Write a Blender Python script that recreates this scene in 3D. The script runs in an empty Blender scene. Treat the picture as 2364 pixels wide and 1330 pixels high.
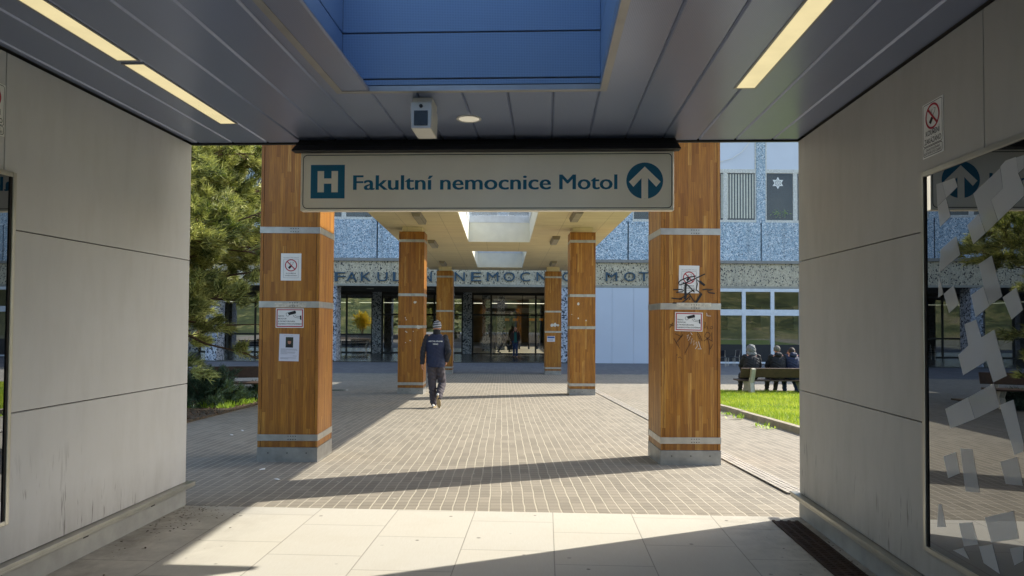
import bpy, math, random
import numpy as np
from mathutils import Vector, Matrix, Euler
from mathutils.bvhtree import BVHTree

random.seed(7)
rng = np.random.default_rng(7)
scene = bpy.context.scene
COL = scene.collection
R = math.radians

# ------------------------------------------------------------------ camera
FPX, W, H, HC = 1640.0, 2364, 1330, 1.55
YAW, PITCH, ROLL, SHY = R(-.77), R(1.5), R(.35), 37 / 2364
camd = bpy.data.cameras.new('camera')
cam = bpy.data.objects.new('camera', camd)
COL.objects.link(cam)
CR = Matrix.Rotation(YAW, 3, 'Z') @ Matrix.Rotation(math.pi / 2 + PITCH, 3, 'X') @ Matrix.Rotation(ROLL, 3, 'Z')
cam.matrix_world = Matrix.Translation((0, 0, HC)) @ CR.to_4x4()
camd.sensor_width = 36
camd.lens = 36 * FPX / W
camd.shift_y = SHY
camd.clip_start = .05
camd.clip_end = 3000
scene.camera = cam

def ray(x, y):
    d = CR @ Vector(((x - W / 2) / FPX, (H / 2 - y) / FPX + SHY * W / FPX, -1))
    return d / d.y
def at(x, y, Y):                       # measured point of the photograph on the upright plane at depth Y
    d = ray(x, y)
    return Vector((d.x * Y, Y, HC + d.z * Y))

# ------------------------------------------------------------------ ground levels and passage frame
def zg(Y):
    return 0.0 if Y < 5.9 else max(-.0293 * (Y - 5.9), -.65)
PHI = R(3.5)
SP, CP = math.sin(PHI), math.cos(PHI)
def PT(a, b, z=0):                     # passage coordinates (across, along, up) -> world
    return Vector((a * CP + b * SP, -a * SP + b * CP, z))
AL, AR, BE, ZC = -3.02, 2.055, 5.88, 3.06
def on_wall(x, y, a):                  # measured point on a passage side wall -> (b, z)
    d = ray(x, y)
    t = a / (d.x * CP - SP)
    return (d.x * SP + CP) * t, HC + d.z * t

# ------------------------------------------------------------------ mesh helpers
class MB:
    def __init__(s):
        s.v = []; s.f = []; s.m = []
    def add(s, vs, fs, mi=0):
        o = len(s.v)
        s.v += [tuple(p) for p in vs]
        s.f += [tuple(i + o for i in f) for f in fs]
        s.m += [mi] * len(fs)
        return s
    def box(s, x0, x1, y0, y1, z0, z1, mi=0):
        return s.add([(x0, y0, z0), (x1, y0, z0), (x1, y1, z0), (x0, y1, z0), (x0, y0, z1), (x1, y0, z1), (x1, y1, z1), (x0, y1, z1)],
              [(0, 3, 2, 1), (4, 5, 6, 7), (0, 1, 5, 4), (1, 2, 6, 5), (2, 3, 7, 6), (3, 0, 4, 7)], mi)
    def hexa(s, lo, hi, mi=0):         # two rings of four points
        return s.add(list(lo) + list(hi), [(0, 3, 2, 1), (4, 5, 6, 7), (0, 1, 5, 4), (1, 2, 6, 5), (2, 3, 7, 6), (3, 0, 4, 7)], mi)
    def quad(s, *p, mi=0):
        return s.add(p, [tuple(range(len(p)))], mi)
    def prism(s, pts, y0, y1, mi=0):   # outline in (x, z), extruded along y
        n = len(pts)
        vs = [(x, y0, z) for x, z in pts] + [(x, y1, z) for x, z in pts]
        fs = [tuple(range(n)), tuple(reversed(range(n, 2 * n)))] + [(i, i + n, (i + 1) % n + n, (i + 1) % n) for i in range(n)]
        return s.add(vs, fs, mi)
    def tube(s, pts, rad, n=8, mi=0, cap=True):
        pts = [Vector(p) for p in pts]
        if not isinstance(rad, (list, tuple)): rad = [rad] * len(pts)
        vs = []; fs = []
        ref = None
        for i, p in enumerate(pts):
            t = (pts[min(i + 1, len(pts) - 1)] - pts[max(i - 1, 0)]).normalized()
            if ref is None:
                ref = t.orthogonal().normalized()
            u = (ref - t * ref.dot(t)).normalized(); ref = u
            w = t.cross(u)
            for k in range(n):
                a = 2 * math.pi * k / n
                vs.append(p + (u * math.cos(a) + w * math.sin(a)) * rad[i])
        for i in range(len(pts) - 1):
            for k in range(n):
                fs.append((i * n + k, i * n + (k + 1) % n, (i + 1) * n + (k + 1) % n, (i + 1) * n + k))
        if cap:
            fs.append(tuple(reversed(range(n))))
            fs.append(tuple(range((len(pts) - 1) * n, len(pts) * n)))
        return s.add(vs, fs, mi)
    def ball(s, c, r, n=10, mi=0):
        if not isinstance(r, (list, tuple)): r = (r, r, r)
        vs = [(c[0], c[1], c[2] + r[2])]
        m = max(4, n * 2 // 3)
        for i in range(1, m):
            t = math.pi * i / m
            for k in range(n):
                a = 2 * math.pi * k / n
                vs.append((c[0] + r[0] * math.sin(t) * math.cos(a), c[1] + r[1] * math.sin(t) * math.sin(a), c[2] + r[2] * math.cos(t)))
        vs.append((c[0], c[1], c[2] - r[2]))
        fs = [(0, 1 + k, 1 + (k + 1) % n) for k in range(n)]
        for i in range(m - 2):
            for k in range(n):
                fs.append((1 + i * n + k, 1 + (i + 1) * n + k, 1 + (i + 1) * n + (k + 1) % n, 1 + i * n + (k + 1) % n))
        L = len(vs) - 1
        fs += [(L, 1 + (m - 2) * n + (k + 1) % n, 1 + (m - 2) * n + k) for k in range(n)]
        return s.add(vs, fs, mi)
    def ring(s, cx, cz, r0, r1, y, n=40, mi=0):   # flat ring facing -y
        vs = []
        for k in range(n):
            a = 2 * math.pi * k / n
            vs += [(cx + r0 * math.cos(a), y, cz + r0 * math.sin(a)), (cx + r1 * math.cos(a), y, cz + r1 * math.sin(a))]
        return s.add(vs, [(2 * k, 2 * k + 1, (2 * k + 3) % (2 * n), (2 * k + 2) % (2 * n)) for k in range(n)], mi)
    def disc(s, cx, cz, r, y, n=40, mi=0):
        return s.add([(cx + r * math.cos(2 * math.pi * k / n), y, cz + r * math.sin(2 * math.pi * k / n)) for k in range(n)], [tuple(range(n))], mi)
    def stroke(s, pts, w, y, mi=0):    # flat polyline facing -y, pts in (x, z)
        P = [Vector(p) for p in pts]
        L = []; Rr = []
        for i, p in enumerate(P):
            t = (P[min(i + 1, len(P) - 1)] - P[max(i - 1, 0)])
            t = t.normalized() if t.length > 1e-9 else Vector((1, 0))
            nrm = Vector((-t.y, t.x)) * w / 2
            L.append(p + nrm); Rr.append(p - nrm)
        n = len(P)
        vs = [(p.x, y, p.y) for p in L] + [(p.x, y, p.y) for p in Rr]
        return s.add(vs, [(i, i + 1, n + i + 1, n + i) for i in range(n - 1)], mi)
    def xf(s, M):
        s.v = [tuple(M @ Vector(p)) for p in s.v]
        return s
    def mesh(s, name, mats):
        me = bpy.data.meshes.new(name)
        me.from_pydata(s.v, [], s.f)
        if not isinstance(mats, (list, tuple)): mats = [mats]
        for m in mats: me.materials.append(m)
        if len(mats) > 1: me.polygons.foreach_set('material_index', s.m)
        me.update()
        return me
    def build(s, name, mats, parent=None, smooth=False, bevel=0, seg=2):
        o = link(name, s.mesh(name, mats), parent)
        if smooth:
            o.data.polygons.foreach_set('use_smooth', [True] * len(o.data.polygons))
        if bevel:
            b = o.modifiers.new('bevel', 'BEVEL'); b.width = bevel; b.segments = seg; b.limit_method = 'ANGLE'; b.angle_limit = R(40)
        return o

def link(name, data, parent=None):
    o = bpy.data.objects.new(name, data)
    COL.objects.link(o)
    if parent is not None: o.parent = parent
    return o
def tag(o, label, cat, group=None):
    o['label'] = label; o['category'] = cat
    if group: o['group'] = group
    return o
def struct(o):
    o['kind'] = 'structure'; return o
def thing(name, label, cat, loc=(0, 0, 0), rz=0, group=None):
    o = link(name, None)
    o.location = loc; o.rotation_euler = (0, 0, rz); o.empty_display_size = .1
    return tag(o, label, cat, group)
def dup(root, loc, rz=None, label=None):
    def cp(o, par):
        c = o.copy(); COL.objects.link(c); c.parent = par
        for ch in list(o.children): cp(ch, c)
        return c
    r = cp(root, None)
    r.location = loc
    if rz is not None: r.rotation_euler = (0, 0, rz)
    if label: r['label'] = label
    return r

def text_mb(s, height, width=None, bold=0.0, extrude=0.0, align='CENTER'):
    """lettering as a mesh in the (x, z) plane facing -y, cap height = height"""
    cu = bpy.data.curves.new('lettering', 'FONT')
    cu.body = s; cu.size = 1; cu.align_x = 'LEFT'; cu.offset = 0; cu.extrude = 0; cu.resolution_u = 3
    o = bpy.data.objects.new('lettering', cu); COL.objects.link(o)
    dg = bpy.context.evaluated_depsgraph_get(); dg.update()
    me = bpy.data.meshes.new_from_object(o.evaluated_get(dg))
    vs = [v.co.copy() for v in me.vertices]; fs = [tuple(p.vertices) for p in me.polygons]
    bpy.data.objects.remove(o); bpy.data.curves.remove(cu); bpy.data.meshes.remove(me)
    mb = MB()
    if not vs: return mb
    x0 = min(v.x for v in vs); x1 = max(v.x for v in vs)
    k = height / .73
    kx = k if width is None else width / (x1 - x0)
    off = {'CENTER': (x0 + x1) / 2, 'LEFT': x0}[align]
    if extrude:
        n = len(vs)
        A = [((v.x - off) * kx, 0, v.y * k) for v in vs]; B = [(p[0], extrude, p[2]) for p in A]
        cnt = {}
        for f in fs:
            for i in range(len(f)):
                e = (f[i], f[(i + 1) % len(f)]); key = tuple(sorted(e)); cnt.setdefault(key, []).append(e)
        sides = [(e[0][0], e[0][1], e[0][1] + n, e[0][0] + n) for e in cnt.values() if len(e) == 1]
        mb.add(A + B, fs + sides)
    else:
        for q, dx in enumerate((0, -1, 1) if bold else (0,)):
            mb.add([((v.x - off + dx * bold) * kx, -.0001 * q, v.y * k) for v in vs], fs)
    return mb
def put(mb, other, dx=0, dy=0, dz=0, mi=0):
    mb.add([(p[0] + dx, p[1] + dy, p[2] + dz) for p in other.v], other.f, mi)

# ------------------------------------------------------------------ materials
def s2l(c):
    c /= 255
    return c / 12.92 if c <= .04045 else ((c + .055) / 1.055) ** 2.4
def rgb(r, g, b): return (s2l(r), s2l(g), s2l(b), 1)
def V(v): return (v, v, v * .98, 1)

class NT:
    def __init__(s, name):
        s.mat = bpy.data.materials.new(name); s.mat.use_nodes = True
        s.t = s.mat.node_tree; s.t.nodes.clear()
        s.out = s.n('ShaderNodeOutputMaterial')
    def n(s, typ, **kw):
        nd = s.t.nodes.new(typ)
        for k, v in kw.items():
            if k.startswith('i_'):
                key = k[2:]
                key = int(key) if key.isdigit() else key.replace('_', ' ')
                s.set(nd, key, v)
            else: setattr(nd, k, v)
        return nd
    def set(s, nd, key, v):
        if isinstance(v, bpy.types.NodeSocket): s.t.links.new(v, nd.inputs[key])
        else: nd.inputs[key].default_value = v
    def coord(s, kind='Object'): return s.n('ShaderNodeTexCoord').outputs[kind]
    def world(s): return s.n('ShaderNodeNewGeometry').outputs['Position']
    def map(s, vec, scale=(1, 1, 1), loc=(0, 0, 0), rot=(0, 0, 0)):
        return s.n('ShaderNodeMapping', i_Vector=vec, i_Scale=scale, i_Location=loc, i_Rotation=rot).outputs[0]
    def noise(s, vec, scale, detail=4, rough=.55, out='Fac'):
        return s.n('ShaderNodeTexNoise', i_Vector=vec, i_Scale=scale, i_Detail=detail, i_Roughness=rough).outputs[out]
    def vor(s, vec, scale, out='Color', feature='F1', rnd=1.0):
        nd = s.n('ShaderNodeTexVoronoi', feature=feature)
        s.set(nd, 'Vector', vec); s.set(nd, 'Scale', scale); s.set(nd, 'Randomness', rnd)
        return nd.outputs[out]
    def ramp(s, fac, stops, interp='LINEAR'):
        nd = s.n('ShaderNodeValToRGB', i_0=fac); cr = nd.color_ramp; cr.interpolation = interp
        while len(cr.elements) < len(stops): cr.elements.new(.5)
        for e, (p, c) in zip(cr.elements, stops):
            e.position = p; e.color = c if isinstance(c, tuple) else V(c)
        return nd.outputs[0]
    def mix(s, fac, a, b, mode='MIX'):
        nd = s.n('ShaderNodeMix', data_type='RGBA', blend_type=mode)
        s.set(nd, 0, fac); s.set(nd, 6, a); s.set(nd, 7, b)
        return nd.outputs[2]
    def math(s, op, a, b=0.0, c=0.0):
        nd = s.n('ShaderNodeMath', operation=op); s.set(nd, 0, a); s.set(nd, 1, b); s.set(nd, 2, c)
        return nd.outputs[0]
    def sep(s, vec): return s.n('ShaderNodeSeparateXYZ', i_0=vec).outputs
    def comb(s, x, y, z): return s.n('ShaderNodeCombineXYZ', i_0=x, i_1=y, i_2=z).outputs[0]
    def bump(s, h, strength=.3, dist=.01): return s.n('ShaderNodeBump', i_Height=h, i_Strength=strength, i_Distance=dist).outputs[0]
    def principled(s, **kw):
        p = s.n('ShaderNodeBsdfPrincipled')
        for k, v in kw.items(): s.set(p, k.replace('_', ' '), v)
        s.t.links.new(p.outputs[0], s.out.inputs[0])
        return p
    def surf(s, sock): s.t.links.new(sock, s.out.inputs[0])

def simple(name, col, rough=.6, metal=0, var=.12, scale=6, bump=.0, bscale=60, **kw):
    n = NT(name); co = n.coord()
    f = n.noise(co, scale, 5)
    lo = tuple(c * (1 - var) for c in col[:3]) + (1,); hi = tuple(min(1, c * (1 + var)) for c in col[:3]) + (1,)
    c = n.ramp(f, [(.3, lo), (.7, hi)])
    k = dict(Base_Color=c, Roughness=rough, Metallic=metal); k.update(kw)
    if bump: k['Normal'] = n.bump(n.noise(co, bscale, 3), bump, .005)
    n.principled(**k)
    return n.mat

def m_wall(name='painted_panel_wall', k=1.0, warm=0.0):
    n = NT(name); w = n.world()
    big = n.noise(w, 1.1, 6, .6)
    mid = n.noise(n.map(w, (5, 5, 1.2)), 1.6, 5, .65)
    c = n.mix(big, rgb(188, 188, 186), rgb(206, 206, 205))
    c = n.mix(n.ramp(mid, [(.45, 0), (.75, .22)]), c, rgb(172, 170, 164))
    z = n.sep(w)[2]
    scuff = n.noise(n.map(w, (30, 30, 3.2)), 1.0, 3, .6)
    zone = n.ramp(z, [(.05, 1.0), (.55, .85), (.8, .0)])
    sc = n.math('MULTIPLY', n.ramp(scuff, [(.60, 0), (.68, 1)]), n.math('MULTIPLY', zone, n.ramp(n.noise(w, 1.7, 2), [(.45, 0), (.6, 1)])))
    c = n.mix(n.math('MULTIPLY', sc, .75), c, rgb(62, 58, 50))
    grime = n.ramp(z, [(.17, .5), (.5, 0)])
    c = n.mix(n.math('MULTIPLY', grime, mid), c, rgb(105, 100, 90))
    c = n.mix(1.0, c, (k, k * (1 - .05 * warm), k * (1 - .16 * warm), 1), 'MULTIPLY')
    n.principled(Base_Color=c, Roughness=n.ramp(mid, [(.3, .42), (.7, .6)]), Normal=n.bump(n.noise(w, 240, 3), .12, .002), Specular_IOR_Level=.35)
    return n.mat

def m_tile():
    n = NT('granite_tiles'); w = n.world()
    rot = n.map(w, rot=(0, 0, PHI))
    x, y, z = n.sep(rot)
    S, L = .637, .70
    u = n.math('DIVIDE', n.math('ADD', x, 20.32), S)
    ui = n.math('FLOOR', u)
    wn = n.n('ShaderNodeTexWhiteNoise', noise_dimensions='1D'); n.set(wn, 'W', ui)
    v = n.math('ADD', n.math('DIVIDE', n.math('ADD', y, 20.0), L), n.math('MULTIPLY', n.math('FRACT', n.math('MULTIPLY', ui, .37)), 1.0))
    fu = n.math('FRACT', u); fv = n.math('FRACT', v)
    du = n.math('MULTIPLY', n.math('MINIMUM', fu, n.math('SUBTRACT', 1, fu)), S)
    dv = n.math('MULTIPLY', n.math('MINIMUM', fv, n.math('SUBTRACT', 1, fv)), L)
    d = n.math('MINIMUM', du, dv)
    joint = n.ramp(d, [(.0022, 1.0), (.0042, 0.0)])
    wn2 = n.n('ShaderNodeTexWhiteNoise', noise_dimensions='2D'); n.set(wn2, 'Vector', n.comb(ui, n.math('FLOOR', v), 0))
    tone = wn2.outputs[0]
    fine = n.noise(w, 260, 3, .7); streak = n.noise(n.map(w, (60, 6, 6)), 1.5, 6, .7); blotch = n.noise(w, 2.2, 5, .6)
    c = n.mix(fine, rgb(168, 164, 153), rgb(202, 198, 187))
    c = n.mix(n.ramp(streak, [(.4, 0), (.8, .28)]), c, rgb(184, 177, 160))
    c = n.mix(n.math('MULTIPLY', tone, .22), c, rgb(198, 190, 170))
    c = n.mix(n.ramp(blotch, [(.5, 0), (.8, .4)]), c, rgb(178, 170, 154))
    spots = n.vor(w, 5.5, 'Distance')
    sp = n.math('MULTIPLY', n.ramp(n.math('ADD', spots, n.math('MULTIPLY', fine, .06)), [(.09, 1), (.13, 0)]), n.ramp(n.noise(w, 1.3), [(.42, 0), (.55, .8)]))
    c = n.mix(sp, c, rgb(74, 70, 64))
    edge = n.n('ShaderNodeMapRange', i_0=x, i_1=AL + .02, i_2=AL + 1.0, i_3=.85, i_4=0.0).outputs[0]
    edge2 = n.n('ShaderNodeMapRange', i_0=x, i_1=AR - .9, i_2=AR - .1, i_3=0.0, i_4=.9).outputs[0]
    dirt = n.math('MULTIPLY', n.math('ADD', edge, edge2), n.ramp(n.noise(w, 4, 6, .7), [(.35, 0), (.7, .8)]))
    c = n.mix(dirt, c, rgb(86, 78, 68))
    c = n.mix(n.math('MULTIPLY', joint, .75), c, rgb(84, 78, 68))
    h = n.math('SUBTRACT', n.math('MULTIPLY', fine, .25), joint)
    n.principled(Base_Color=c, Roughness=n.ramp(streak, [(.3, .45), (.7, .65)]), Normal=n.bump(h, .35, .003), Specular_IOR_Level=.3)
    return n.mat

def m_paver(name, light, dark, jl, jd, sx=.1, sy=.117, offs=True):
    n = NT(name); w = n.world()
    wob = n.noise(w, 3.0, 2)
    x, y, z = n.sep(w)
    x2 = n.math('ADD', x, n.math('MULTIPLY', n.math('SUBTRACT', n.noise(n.map(w, (2.2, 2.2, 2.2)), 1, 3), .5), .035))
    u = n.math('DIVIDE', n.math('ADD', x2, 60.0), sx); v = n.math('DIVIDE', n.math('ADD', y, 20.0), sy)
    fu = n.math('FRACT', u); fv = n.math('FRACT', v)
    du = n.math('MULTIPLY', n.math('MINIMUM', fu, n.math('SUBTRACT', 1, fu)), sx)
    dv = n.math('MULTIPLY', n.math('MINIMUM', fv, n.math('SUBTRACT', 1, fv)), sy)
    wn = n.n('ShaderNodeTexWhiteNoise', noise_dimensions='2D'); n.set(wn, 'Vector', n.comb(n.math('FLOOR', u), n.math('FLOOR', n.math('DIVIDE', v, 2.0)), 0))
    fine = n.noise(w, 130, 3, .7); blotch = n.noise(w, .8, 6, .65)
    jn = n.noise(w, 40, 2)
    ju = n.ramp(n.math('ADD', du, n.math('MULTIPLY', n.math('SUBTRACT', jn, .5), .006)), [(.0045, 1.0), (.0075, 0.0)])
    jv = n.ramp(dv, [(.003, 1.0), (.006, 0.0)])
    c = n.mix(wn.outputs[0], light, dark)
    c = n.mix(n.ramp(fine, [(.35, .0), (.75, .3)]), c, tuple(q * .6 for q in dark[:3]) + (1,))
    c = n.mix(n.ramp(blotch, [(.45, 0), (.75, .5)]), c, tuple(q * .72 for q in dark[:3]) + (1,))
    c = n.mix(n.math('MULTIPLY', jv, .7), c, jd)
    c = n.mix(n.math('MULTIPLY', ju, n.ramp(n.noise(w, 1.6, 3), [(.3, .4), (.7, .85)])), c, jl)
    specks = n.vor(w, 3.1, 'Distance')
    c = n.mix(n.ramp(specks, [(.03, .7), (.05, 0)]), c, rgb(190, 185, 170))
    h = n.math('SUBTRACT', n.math('MULTIPLY', fine, .2), n.math('MAXIMUM', n.math('MULTIPLY', ju, .7), jv))
    n.principled(Base_Color=c, Roughness=.8, Normal=n.bump(h, .5, .006), Specular_IOR_Level=.25)
    return n.mat

def m_wood():
    n = NT('oak_stave_cladding'); co = n.coord(); info = n.n('ShaderNodeObjectInfo')
    x, y, z = n.sep(co)
    u = n.math('ADD', n.math('ADD', x, y), n.math('MULTIPLY', info.outputs['Random'], 7.3))
    SW = .043
    us = n.math('DIVIDE', n.math('ADD', u, 10.0), SW); ui = n.math('FLOOR', us)
    wn = n.n('ShaderNodeTexWhiteNoise', noise_dimensions='1D'); n.set(wn, 'W', ui)
    vs = n.math('ADD', n.math('DIVIDE', z, .8), n.math('MULTIPLY', wn.outputs[0], 3.7)); vi = n.math('FLOOR', vs)
    wn2 = n.n('ShaderNodeTexWhiteNoise', noise_dimensions='2D'); n.set(wn2, 'Vector', n.comb(ui, vi, 0))
    t = wn2.outputs[0]
    c = n.ramp(t, [(0, rgb(148, 94, 26)), (.4, rgb(170, 112, 34)), (.8, rgb(184, 126, 44)), (1, rgb(208, 156, 76))])
    g = n.noise(n.comb(n.math('MULTIPLY', u, 90), n.math('MULTIPLY', t, 20), n.math('MULTIPLY', z, 3.0)), 1.0, 5, .65)
    c = n.mix(n.ramp(g, [(.35, .75), (.62, 0)]), c, rgb(112, 68, 24))
    blot = n.noise(n.map(n.world(), (1, 1, .5)), 2.2, 5, .65)
    c = n.mix(n.ramp(blot, [(.42, 0), (.75, .4)]), c, rgb(136, 84, 38))
    fu = n.math('FRACT', us); fv = n.math('FRACT', vs)
    seam = n.math('MAXIMUM', n.ramp(fu, [(.0, 1), (.04, 0)]), n.ramp(fv, [(.0, 1), (.006, 0)]))
    c = n.mix(n.math('MULTIPLY', seam, .4), c, rgb(70, 36, 10))
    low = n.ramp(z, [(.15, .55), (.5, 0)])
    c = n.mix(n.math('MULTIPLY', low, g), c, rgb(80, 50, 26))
    n.principled(Base_Color=c, Roughness=n.ramp(g, [(.3, .5), (.7, .38)]), Normal=n.bump(n.math('SUBTRACT', g, seam), .12, .003), Specular_IOR_Level=.4)
    return n.mat

def m_speckle(name, cols, scale, squash=(1, 1, 1), rough=.7):
    """exposed-chip panel: every chip a voronoi cell with its own colour"""
    n = NT(name); w = n.world()
    v = n.vor(n.map(w, squash), scale, 'Color')
    r = n.sep(v)[0]
    c = n.ramp(r, cols, 'CONSTANT')
    big = n.noise(w, .35, 4)
    c = n.mix(n.ramp(big, [(.4, 0), (.8, .25)]), c, rgb(110, 120, 130))
    drip = n.noise(n.map(w, (3.5, 3.5, .22)), 1.0, 5, .65)
    c = n.mix(n.ramp(drip, [(.5, 0), (.75, .38)]), c, rgb(96, 100, 100))
    n.principled(Base_Color=c, Roughness=rough, Normal=n.bump(r, .2, .01))
    return n.mat

def m_soffit():
    n = NT('board_marked_concrete'); w = n.world()
    x, y, z = n.sep(w)
    bd = n.math('DIVIDE', y, .14); bi = n.math('FLOOR', bd)
    wn = n.n('ShaderNodeTexWhiteNoise', noise_dimensions='2D'); n.set(wn, 'Vector', n.comb(bi, n.math('FLOOR', n.math('DIVIDE', x, 1.05)), 0))
    gr = n.noise(n.map(w, (2, 14, 2)), 1.6, 6, .65); big = n.noise(w, .5, 5)
    c = n.mix(gr, rgb(222, 204, 156), rgb(240, 226, 184))
    c = n.mix(n.math('MULTIPLY', wn.outputs[0], .3), c, rgb(206, 184, 136))
    c = n.mix(n.ramp(big, [(.45, 0), (.8, .4)]), c, rgb(184, 170, 142))
    fx = n.math('FRACT', n.math('DIVIDE', n.math('ADD', x, .52), 1.05)); fy = n.math('FRACT', n.math('DIVIDE', y, 2.1))
    j = n.math('MAXIMUM', n.ramp(fx, [(.0, 1), (.016, 0)]), n.ramp(fy, [(.0, 1), (.01, 0)]))
    c = n.mix(n.math('MULTIPLY', j, .45), c, rgb(104, 90, 64))
    n.principled(Base_Color=c, Roughness=.85, Normal=n.bump(n.math('SUBTRACT', gr, j), .3, .01))
    return n.mat

def m_ceiling(name, col, metal, rough, perf=True):
    n = NT(name); w = n.world()
    rot = n.map(w, (1, 1, 1), rot=(0, 0, PHI))
    big = n.noise(w, .9, 4)
    lo = tuple(c * .88 for c in col[:3]) + (1,)
    c = n.mix(big, lo, col)
    h = n.noise(n.map(rot, (180, 8, 8)), 1.0, 2)
    k = dict(Base_Color=c, Metallic=metal, Roughness=n.ramp(n.noise(w, 3, 3), [(.3, rough * .96), (.7, rough * 1.04)]), Normal=n.bump(h, .05, .002))
    if perf:
        x, y, z = n.sep(rot)
        q = n.comb(n.math('ADD', x, n.math('MULTIPLY', y, .0)), y, z)
        d = n.vor(n.map(q, (1, 1, 1)), 120, 'Distance', rnd=0.0)
        k['Base_Color'] = n.mix(n.ramp(d, [(.25, .5), (.35, 0)]), c, tuple(q_ * .25 for q_ in col[:3]) + (1,))
    n.principled(**k)
    return n.mat

def m_bluepanel():
    n = NT('blue_perforated_metal'); w = n.world()
    rot = n.map(w, rot=(0, 0, PHI))
    x, y, z = n.sep(rot)
    d = n.vor(n.comb(n.math('ADD', x, y), 0.0, z), 95, 'Distance', rnd=0.0)
    c = n.mix(n.ramp(d, [(.22, .55), (.34, 0)]), n.mix(n.noise(w, 1.2, 3), rgb(116, 144, 178), rgb(128, 156, 188)), rgb(72, 96, 130))
    n.principled(Base_Color=c, Roughness=.45, Metallic=.0)
    return n.mat

def schlick(n):
    f = n.n('ShaderNodeLayerWeight', i_Blend=.5).outputs['Facing']
    return n.math('ADD', n.math('MULTIPLY', n.math('POWER', f, 5.0), .96), .04)
def m_glass(name, tint=(.75, .8, .78, 1), base=.06, k=1.6, rough=0.0):
    n = NT(name)
    fr = schlick(n)
    fac = n.math('MINIMUM', n.math('ADD', n.math('MULTIPLY', fr, k), base), .95)
    tr = n.n('ShaderNodeBsdfTransparent', i_Color=tint).outputs[0]
    gl = n.n('ShaderNodeBsdfGlossy', i_Color=(.95, .97, 1, 1), i_Roughness=rough).outputs[0]
    ms = n.n('ShaderNodeMixShader', i_0=fac, i_1=tr, i_2=gl)
    n.surf(ms.outputs[0])
    return n.mat

def m_mirror_glass():
    n = NT('dark_display_glass')
    fr = schlick(n)
    fac = n.math('MINIMUM', n.math('ADD', n.math('MULTIPLY', fr, 1.3), .26), .95)
    dk = n.n('ShaderNodeBsdfDiffuse', i_Color=(.006, .007, .009, 1)).outputs[0]
    gl = n.n('ShaderNodeBsdfGlossy', i_Color=(.92, .95, 1, 1), i_Roughness=.0).outputs[0]
    n.surf(n.n('ShaderNodeMixShader', i_0=fac, i_1=dk, i_2=gl).outputs[0])
    return n.mat

def m_frost(name, op, alb=.8):
    n = NT(name)
    tr = n.n('ShaderNodeBsdfTransparent').outputs[0]
    df = n.n('ShaderNodeBsdfDiffuse', i_Color=(alb, alb, alb * .98, 1)).outputs[0]
    n.surf(n.n('ShaderNodeMixShader', i_0=op, i_1=tr, i_2=df).outputs[0])
    return n.mat

def m_leaf(name, a, b, transl=.35, scale=1.2):
    n = NT(name); w = n.world()
    f = n.noise(w, scale, 3)
    g = n.n('ShaderNodeNewGeometry').outputs['Random Per Island']
    c = n.mix(n.ramp(n.math('ADD', n.math('MULTIPLY', f, .75), n.math('MULTIPLY', g, .3)), [(.38, 0), (.7, 1)]), a, b)
    df = n.n('ShaderNodeBsdfPrincipled', i_Base_Color=c, i_Roughness=.55).outputs[0]
    tl = n.n('ShaderNodeBsdfTranslucent', i_Color=n.mix(.35, c, rgb(150, 170, 50))).outputs[0]
    n.surf(n.n('ShaderNodeMixShader', i_0=transl, i_1=df, i_2=tl).outputs[0])
    return n.mat

def m_soil(name, a, b, scale=8):
    n = NT(name); w = n.world()
    f = n.noise(w, scale, 8, .7)
    c = n.ramp(f, [(.3, a), (.7, b)])
    n.principled(Base_Color=c, Roughness=.95, Normal=n.bump(f, .8, .03))
    return n.mat

def emit(name, col, st):
    n = NT(name)
    w = n.world()
    c = n.mix(n.ramp(n.noise(w, 5, 4), [(.4, 0), (.75, .25)]), col, tuple(q * .55 for q in col[:3]) + (1,))
    e = n.n('ShaderNodeEmission', i_Color=c, i_Strength=st).outputs[0]
    g = n.n('ShaderNodeBsdfGlossy', i_Color=(.8, .8, .8, 1), i_Roughness=.2).outputs[0]
    n.surf(n.n('ShaderNodeMixShader', i_0=.06, i_1=e, i_2=g).outputs[0])
    return n.mat

def m_hat():
    n = NT('striped_knit'); w = n.coord(); x, y, z = n.sep(w)
    s = n.math('FRACT', n.math('DIVIDE', n.math('ADD', z, n.math('MULTIPLY', x, .08)), .036))
    c = n.ramp(s, [(0, rgb(24, 25, 34)), (.62, rgb(24, 25, 34)), (.66, rgb(206, 206, 210)), (.98, rgb(206, 206, 210))], 'CONSTANT')
    n.principled(Base_Color=c, Roughness=.95, Normal=n.bump(n.noise(w, 220, 2), .4, .003))
    return n.mat

M = {}
M['wall'] = m_wall(); M['wall2'] = m_wall('shaded_panel_wall', .78, .6); M['tile'] = m_tile(); M['wood'] = m_wood()  # second wall copy: darker and browner, the right side's shade put into the colour
M['paver'] = m_paver('concrete_pavers', rgb(150, 142, 127), rgb(132, 125, 112), rgb(182, 174, 155), rgb(88, 80, 68))
M['plaza'] = m_paver('grey_plaza_pavers', rgb(112, 112, 112), rgb(98, 99, 101), rgb(120, 119, 116), rgb(58, 58, 58), .2, .3)
M['blue'] = m_speckle('blue_mosaic_panel', [(0, rgb(94, 108, 120)), (.1, rgb(134, 156, 172)), (.38, rgb(154, 176, 190)), (.62, rgb(180, 194, 203)), (.84, rgb(220, 224, 226))], 23)
M['fascia'] = m_speckle('chip_concrete_fascia', [(0, rgb(48, 46, 44)), (.14, rgb(182, 169, 142)), (.5, rgb(194, 183, 156)), (.8, rgb(170, 159, 134))], 22, (1, 1, .7))
M['pillar'] = m_speckle('chip_concrete_pillar', [(0, rgb(30, 32, 40)), (.2, rgb(150, 156, 164)), (.5, rgb(186, 190, 194)), (.85, rgb(120, 128, 140))], 14)
M['soffit'] = m_soffit()
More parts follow.
